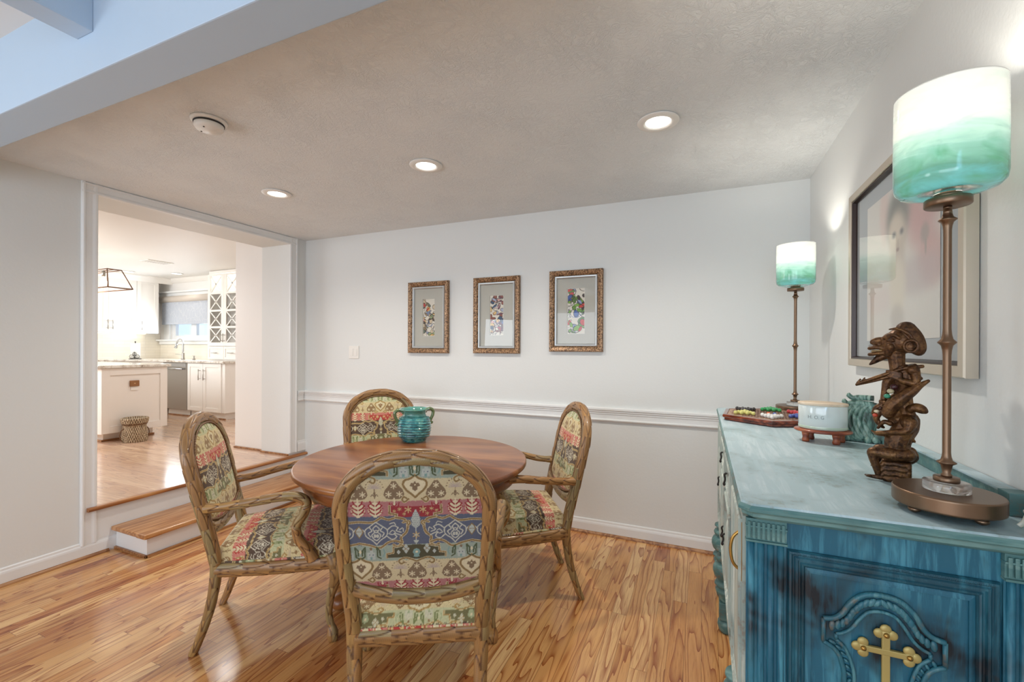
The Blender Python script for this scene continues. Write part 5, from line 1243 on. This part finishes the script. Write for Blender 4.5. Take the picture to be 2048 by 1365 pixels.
# window
wn = MB(); fr = .045
wn.box(WX0, WX1, 4.80, 4.85, WZ0, WZ0+.07, .002).box(WX0, WX1, 4.80, 4.85, WZ1-.05, WZ1, .002).box(WX0, WX0+.10, 4.80, 4.85, WZ0+.07, WZ1-.05, .002).box(-8.065, -7.93, 4.80, 4.85, WZ0+.07, WZ1-.05, .002).box(WX1-.08, WX1, 4.80, 4.85, WZ0+.07, WZ1-.05, .002)
w1 = tag(wn.build('window_1', M['trim']), kind='structure')
MB().box(WX0+.10, -8.065, 4.822, 4.828, WZ0+.07, WZ1-.05).build('pane', M['glass'], w1); MB().box(-7.93, WX1-.08, 4.822, 4.828, WZ0+.07, WZ1-.05).build('pane', M['glass'], w1)
MB().box(-8.88, -7.09, 4.69, 4.779, 1.463, 1.490, .004).box(-8.86, -7.09, 4.735, 4.779, 1.405, 1.4625, .006).build('window_sill', M['trim'], w1)
MB().box(-8.885, -7.09, 4.70, 4.779, 2.300, 2.330, .004).box(-8.87, -7.09, 4.735, 4.779, 2.235, 2.2995, .006).build('window_head', M['trim'], w1)
MB().box(-8.76, WX0, 4.755, 4.779, 1.4905, 2.2345, .003).build('window_casing', M['trim'], w1)
shd = thing('roller_shade', (-8.0, 4.72, 2.19), 'grey patterned roller shade with a fabric valance half down over the kitchen window', 'window shade')
fabm = NT('shade_fabric'); vo = fabm.n('ShaderNodeTexVoronoi', {'Vector': fabm.coords(scale=(1, 1, .6)), 'Scale': 16.0}, feature='DISTANCE_TO_EDGE'); fabm.P(color=fabm.mix(fabm.rampf(vo.outputs[0], .0, .06), lin('#C2C6CC'), lin('#B4BAC4')), rough=.9)
MB().lathe([(0, -.87), (.055, -.87), (.055, .87), (0, .87)], (0, 0, 0), 24, axis='x', fn=lambda r, z, a: r*(1+.02*math.sin(z*60))).build('valance', plain('ruched_valance', '#C9BFB4', .9, 0, 40, .3, .06), shd)
b = MB().box(-.735, .87, -.006, .0, -.405, -.02).box(-.735, .87, -.012, .006, -.440, -.405, .003); b.build('shade_cloth', fabm.m, shd)
# tall glazed hutch standing on the worktop
hu = thing('glazed_hutch', (0, 0, 0), 'white glass-fronted cabinet with X-shaped muntins standing on the worktop right of the window', 'cabinet')
HX0, HX1, HY, HT = -7.083, -6.335, 4.475, 2.545
MB().box(HX0, HX0+.02, HY, 4.775, 1.1635, HT).box(HX1-.02, HX1, HY, 4.775, 1.1635, HT).box(HX0+.02, HX1-.02, 4.755, 4.775, 1.1635, HT).box(HX0+.02, HX1-.02, HY, 4.755, 2.50, HT).box(HX0+.02, HX1-.02, HY, 4.755, 1.1635, 1.375).build('carcass', M['white2'], hu)
for z in (1.66, 1.93, 2.20): MB().box(HX0+.021, HX1-.021, HY+.03, 4.754, z-.008, z+.008).build('shelf', M['white2'], hu)
MB().box(HX0+.03, HX1-.03, HY+.10, HY+.20, 2.470, 2.495).build('light_strip', emit('cabinet_light', (1, 1, .95), 6), hu)
xm = (HX0+HX1)/2+.0
for (a, b_) in ((HX0, xm-.001), (xm+.001, HX1)):
    m = MB(); y1 = HY-.001; y0 = HY-.020; st_ = .055
    m.box(a, a+st_, y0, y1, 1.38, 2.49, .001).box(b_-st_, b_, y0, y1, 1.38, 2.49, .001)
    zz = [1.38, 1.435, 1.655, 1.685, 1.910, 1.940, 2.180, 2.210, 2.462, 2.49]
    for k in range(0, 10, 2): m.box(a+st_, b_-st_, y0, y1, zz[k], zz[k+1], .001)
    d = m.build('door', M['white2'], hu)
    for k in range(1, 8, 2):
        z0, z1 = zz[k], zz[k+1]; xa, xb = a+st_, b_-st_
        mm = MB()
        for (p, q) in (((xa, z0), (xb, z1)), ((xa, z1), (xb, z0))):
            mm.sweep([(p[0], y0+.010, p[1]), (q[0], y0+.010, q[1])], [(-.006, -.009), (.006, -.009), (.006, .009), (-.006, .009)], ref=(0, 1, 0), smooth=False)
        mm.build('muntin', M['white2'], d)
        MB().box(xa, xb, y0+.0145, y0+.0165, z0, z1).build('pane', M['glass'], d)
    pull(d, 'y', y0, b_-.03 if a == HX0 else a+.03, 1.44, 1.57)
    dr = shaker(hu, 'y', HY, a+.002, b_-.002, 1.175, 1.372, 'drawer', rail_=.035); pull(dr, 'y', HY-.018, 1.275, (a+b_)/2-.06, (a+b_)/2+.06, True)
# a few dishes inside
for (x, z, r, c, lab, hh) in ((-6.90, 1.669, .06, '#8E7E5A', 'olive patterned bowl on the lowest shelf inside the glazed hutch', .07), (-6.90, 1.939, .055, '#C9CBB8', 'pale stacked bowls on the middle shelf inside the glazed hutch', .09), (-6.55, 1.669, .05, '#A89A80', 'beige jug on the lowest shelf inside the right hutch door', .12), (-6.93, 2.209, .045, '#D6D2C4', 'cream jar on the brightly lit top shelf of the hutch', .10)):
    o = MB().lathe([(0, 0), (r*.5, 0), (r*.95, hh*.5), (r, hh), (r*.93, hh), (r*.85, hh*.5), (0, .01)], n=24).build('bowl' if hh < .1 else 'jar', plain('crockery_'+c[1:], c, .25), None, (x, 4.62, z)); tag(o, lab, 'crockery')
# faucet, soap pump, paper towels
fc = thing('faucet', (-7.77, 4.50, 1.1635), 'tall gooseneck chrome faucet below the kitchen window', 'faucet')
P = catmull([(0, 0, .02), (0, 0, .20), (-.005, 0, .27), (-.045, 0, .325), (-.10, 0, .330), (-.150, 0, .29), (-.175, 0, .235)], 8); MB().tube(P, .013, 12).build('spout', M['chrome'], fc)
MB().tube([(-.168, 0, .25), (-.196, 0, .185)], [.016, .022], 12).build('spray_head', M['chrome'], fc); MB().lathe([(0, 0), (.028, 0), (.028, .01), (.022, .03), (.022, .10), (.014, .115), (0, .115)], n=20).build('base', M['nickel'], fc)
MB().tube([(-.015, 0, .075), (-.17, -.02, .082)], [.008, .005], 8).build('lever', M['nickel'], fc)
o = MB().lathe([(0, 0), (.022, 0), (.022, .01), (.010, .02), (.010, .06), (0, .06)], n=16).tube([(0, 0, .055), (-.04, 0, .062)], .005, 8).build('soap_dispenser', M['nickel'], None, (-7.49, 4.50, 1.1637)); tag(o, 'small metal soap pump on the worktop right of the faucet', 'soap dispenser')
pt_ = thing('paper_towel_holder', (-8.41, 4.155, 1.1637), 'black scrollwork paper towel holder with a white roll on the far worktop', 'paper towel holder')
MB().lathe([(0, .012), (.062, .012), (.062, .255), (.018, .255), (.018, .250), (0, .250)], n=32).build('paper_roll', M['white'], pt_); MB().lathe([(0, 0), (.08, 0), (.08, .008), (0, .008)], n=32).lathe([(0, .2505), (.006, .2505), (.006, .27), (.012, .28), (0, .29)], n=12).build('base', M['black'], pt_)
b = MB(); c0 = np.array([.918, .395, 0])*1.0; fx = np.array([.80, -.55, 0]); fx /= np.linalg.norm(fx); sx_ = np.array([.55, .80, 0]); sx_ /= np.linalg.norm(sx_)
def SP(u, z): q = fx*.074+sx_*u; return (q[0], q[1], z)
b.tube([SP(0, .008), SP(0, .115)], .0035, 6)
for sg in (-1, 1):
    b.tube([SP(sg*(.035+.026*math.cos(t)*(1-t*.08)), .045+.030*math.sin(t)*(1-t*.08)) for t in np.linspace(PI, -3, 24)], .003, 6); b.tube(catmull([SP(0, .115), SP(sg*.022, .09), SP(sg*.012, .06), SP(0, .05)], 5), .003, 6)
b.build('scrollwork', M['black'], pt_)
# lantern pendant
pn = thing('pendant_lantern', (-7.02, 2.93, 2.05), 'open brass-framed pendant lantern with bare bulbs hanging over the kitchen island', 'pendant light')
tp, bt = .66, .79
A_ = [(sx*tp, sy*.07, .225) for sx, sy in ((-1, -1), (1, -1), (1, 1), (-1, 1))]; B_ = [(sx*bt, sy*.12, 0.0) for sx, sy in ((-1, -1), (1, -1), (1, 1), (-1, 1))]
b = MB()
for k in range(4): b.tube([A_[k], A_[(k+1) % 4]], .006, 6); b.tube([B_[k], B_[(k+1) % 4]], .007, 6); b.tube([A_[k], B_[k]], .006, 6)
b.tube([(-tp, 0, .225), (tp, 0, .225)], .005, 6); b.build('lantern_frame', plain('aged_brass_wire', '#7A5A44', .4, .6), pn)
MB().tube([(0, 0, .225), (0, 0, .488)], .005, 8).lathe([(0, .488), (.05, .488), (.05, .4995), (0, .4995)], n=24).build('stem', M['black'], pn)
for bx_ in (-.43, 0, .43):
    MB().lathe([(0, .155), (.018, .155), (.018, .224), (0, .224)], (bx_, 0, 0), n=16).build('socket', M['nickel'], pn); MB().lathe([(0, .045), (.022, .05), (.034, .075), (.030, .10), (.016, .135), (.014, .1545), (0, .1545)], (bx_, 0, 0), n=20).build('bulb', M['bulb'], pn)
point('pendant_light', (-7.02, 2.93, 2.00), 4, (1, .9, .75), .04)
# ceiling of the kitchen
for (x, y, lab) in ((-8.305, 4.001, 'recessed kitchen ceiling light nearest the pendant lantern'), (-8.572, 4.454, 'recessed kitchen ceiling light in the far corner above the cabinets'), (-7.786, 4.41, 'recessed kitchen ceiling light above the sink window')):
    downlight(x, y, KC-.0005, lab, grp='recessed lights in the kitchen ceiling', R=.085, r=.062); spot('kitchen_can_beam', (x, y, KC-.02), 8, (1, .93, .84), 2.4, 1.0, .06)
vt = thing('ceiling_vent', (-6.98, 3.70, KC), 'white slotted air vent in the kitchen ceiling', 'vent')
b = MB().box(-.10, .10, -.16, .16, -.008, -.0005, .002); b.build('frame', M['white'], vt)
b = MB()
for k in range(9): b.box(-.085, .085, -.14+k*.032, -.128+k*.032, -.0105, -.0083)
b.build('slats', plain('vent_slot_grey', '#B8B4B0', .6), vt)
# under-cabinet glow strip
us = MB().box(-8.86, -8.80, 2.5, 4.5, 1.578, 1.586).build('under_cabinet_light', emit('warm_strip', (1, .9, .72), 3)); tag(us, 'thin warm light strip under the left wall cabinets', 'light strip')
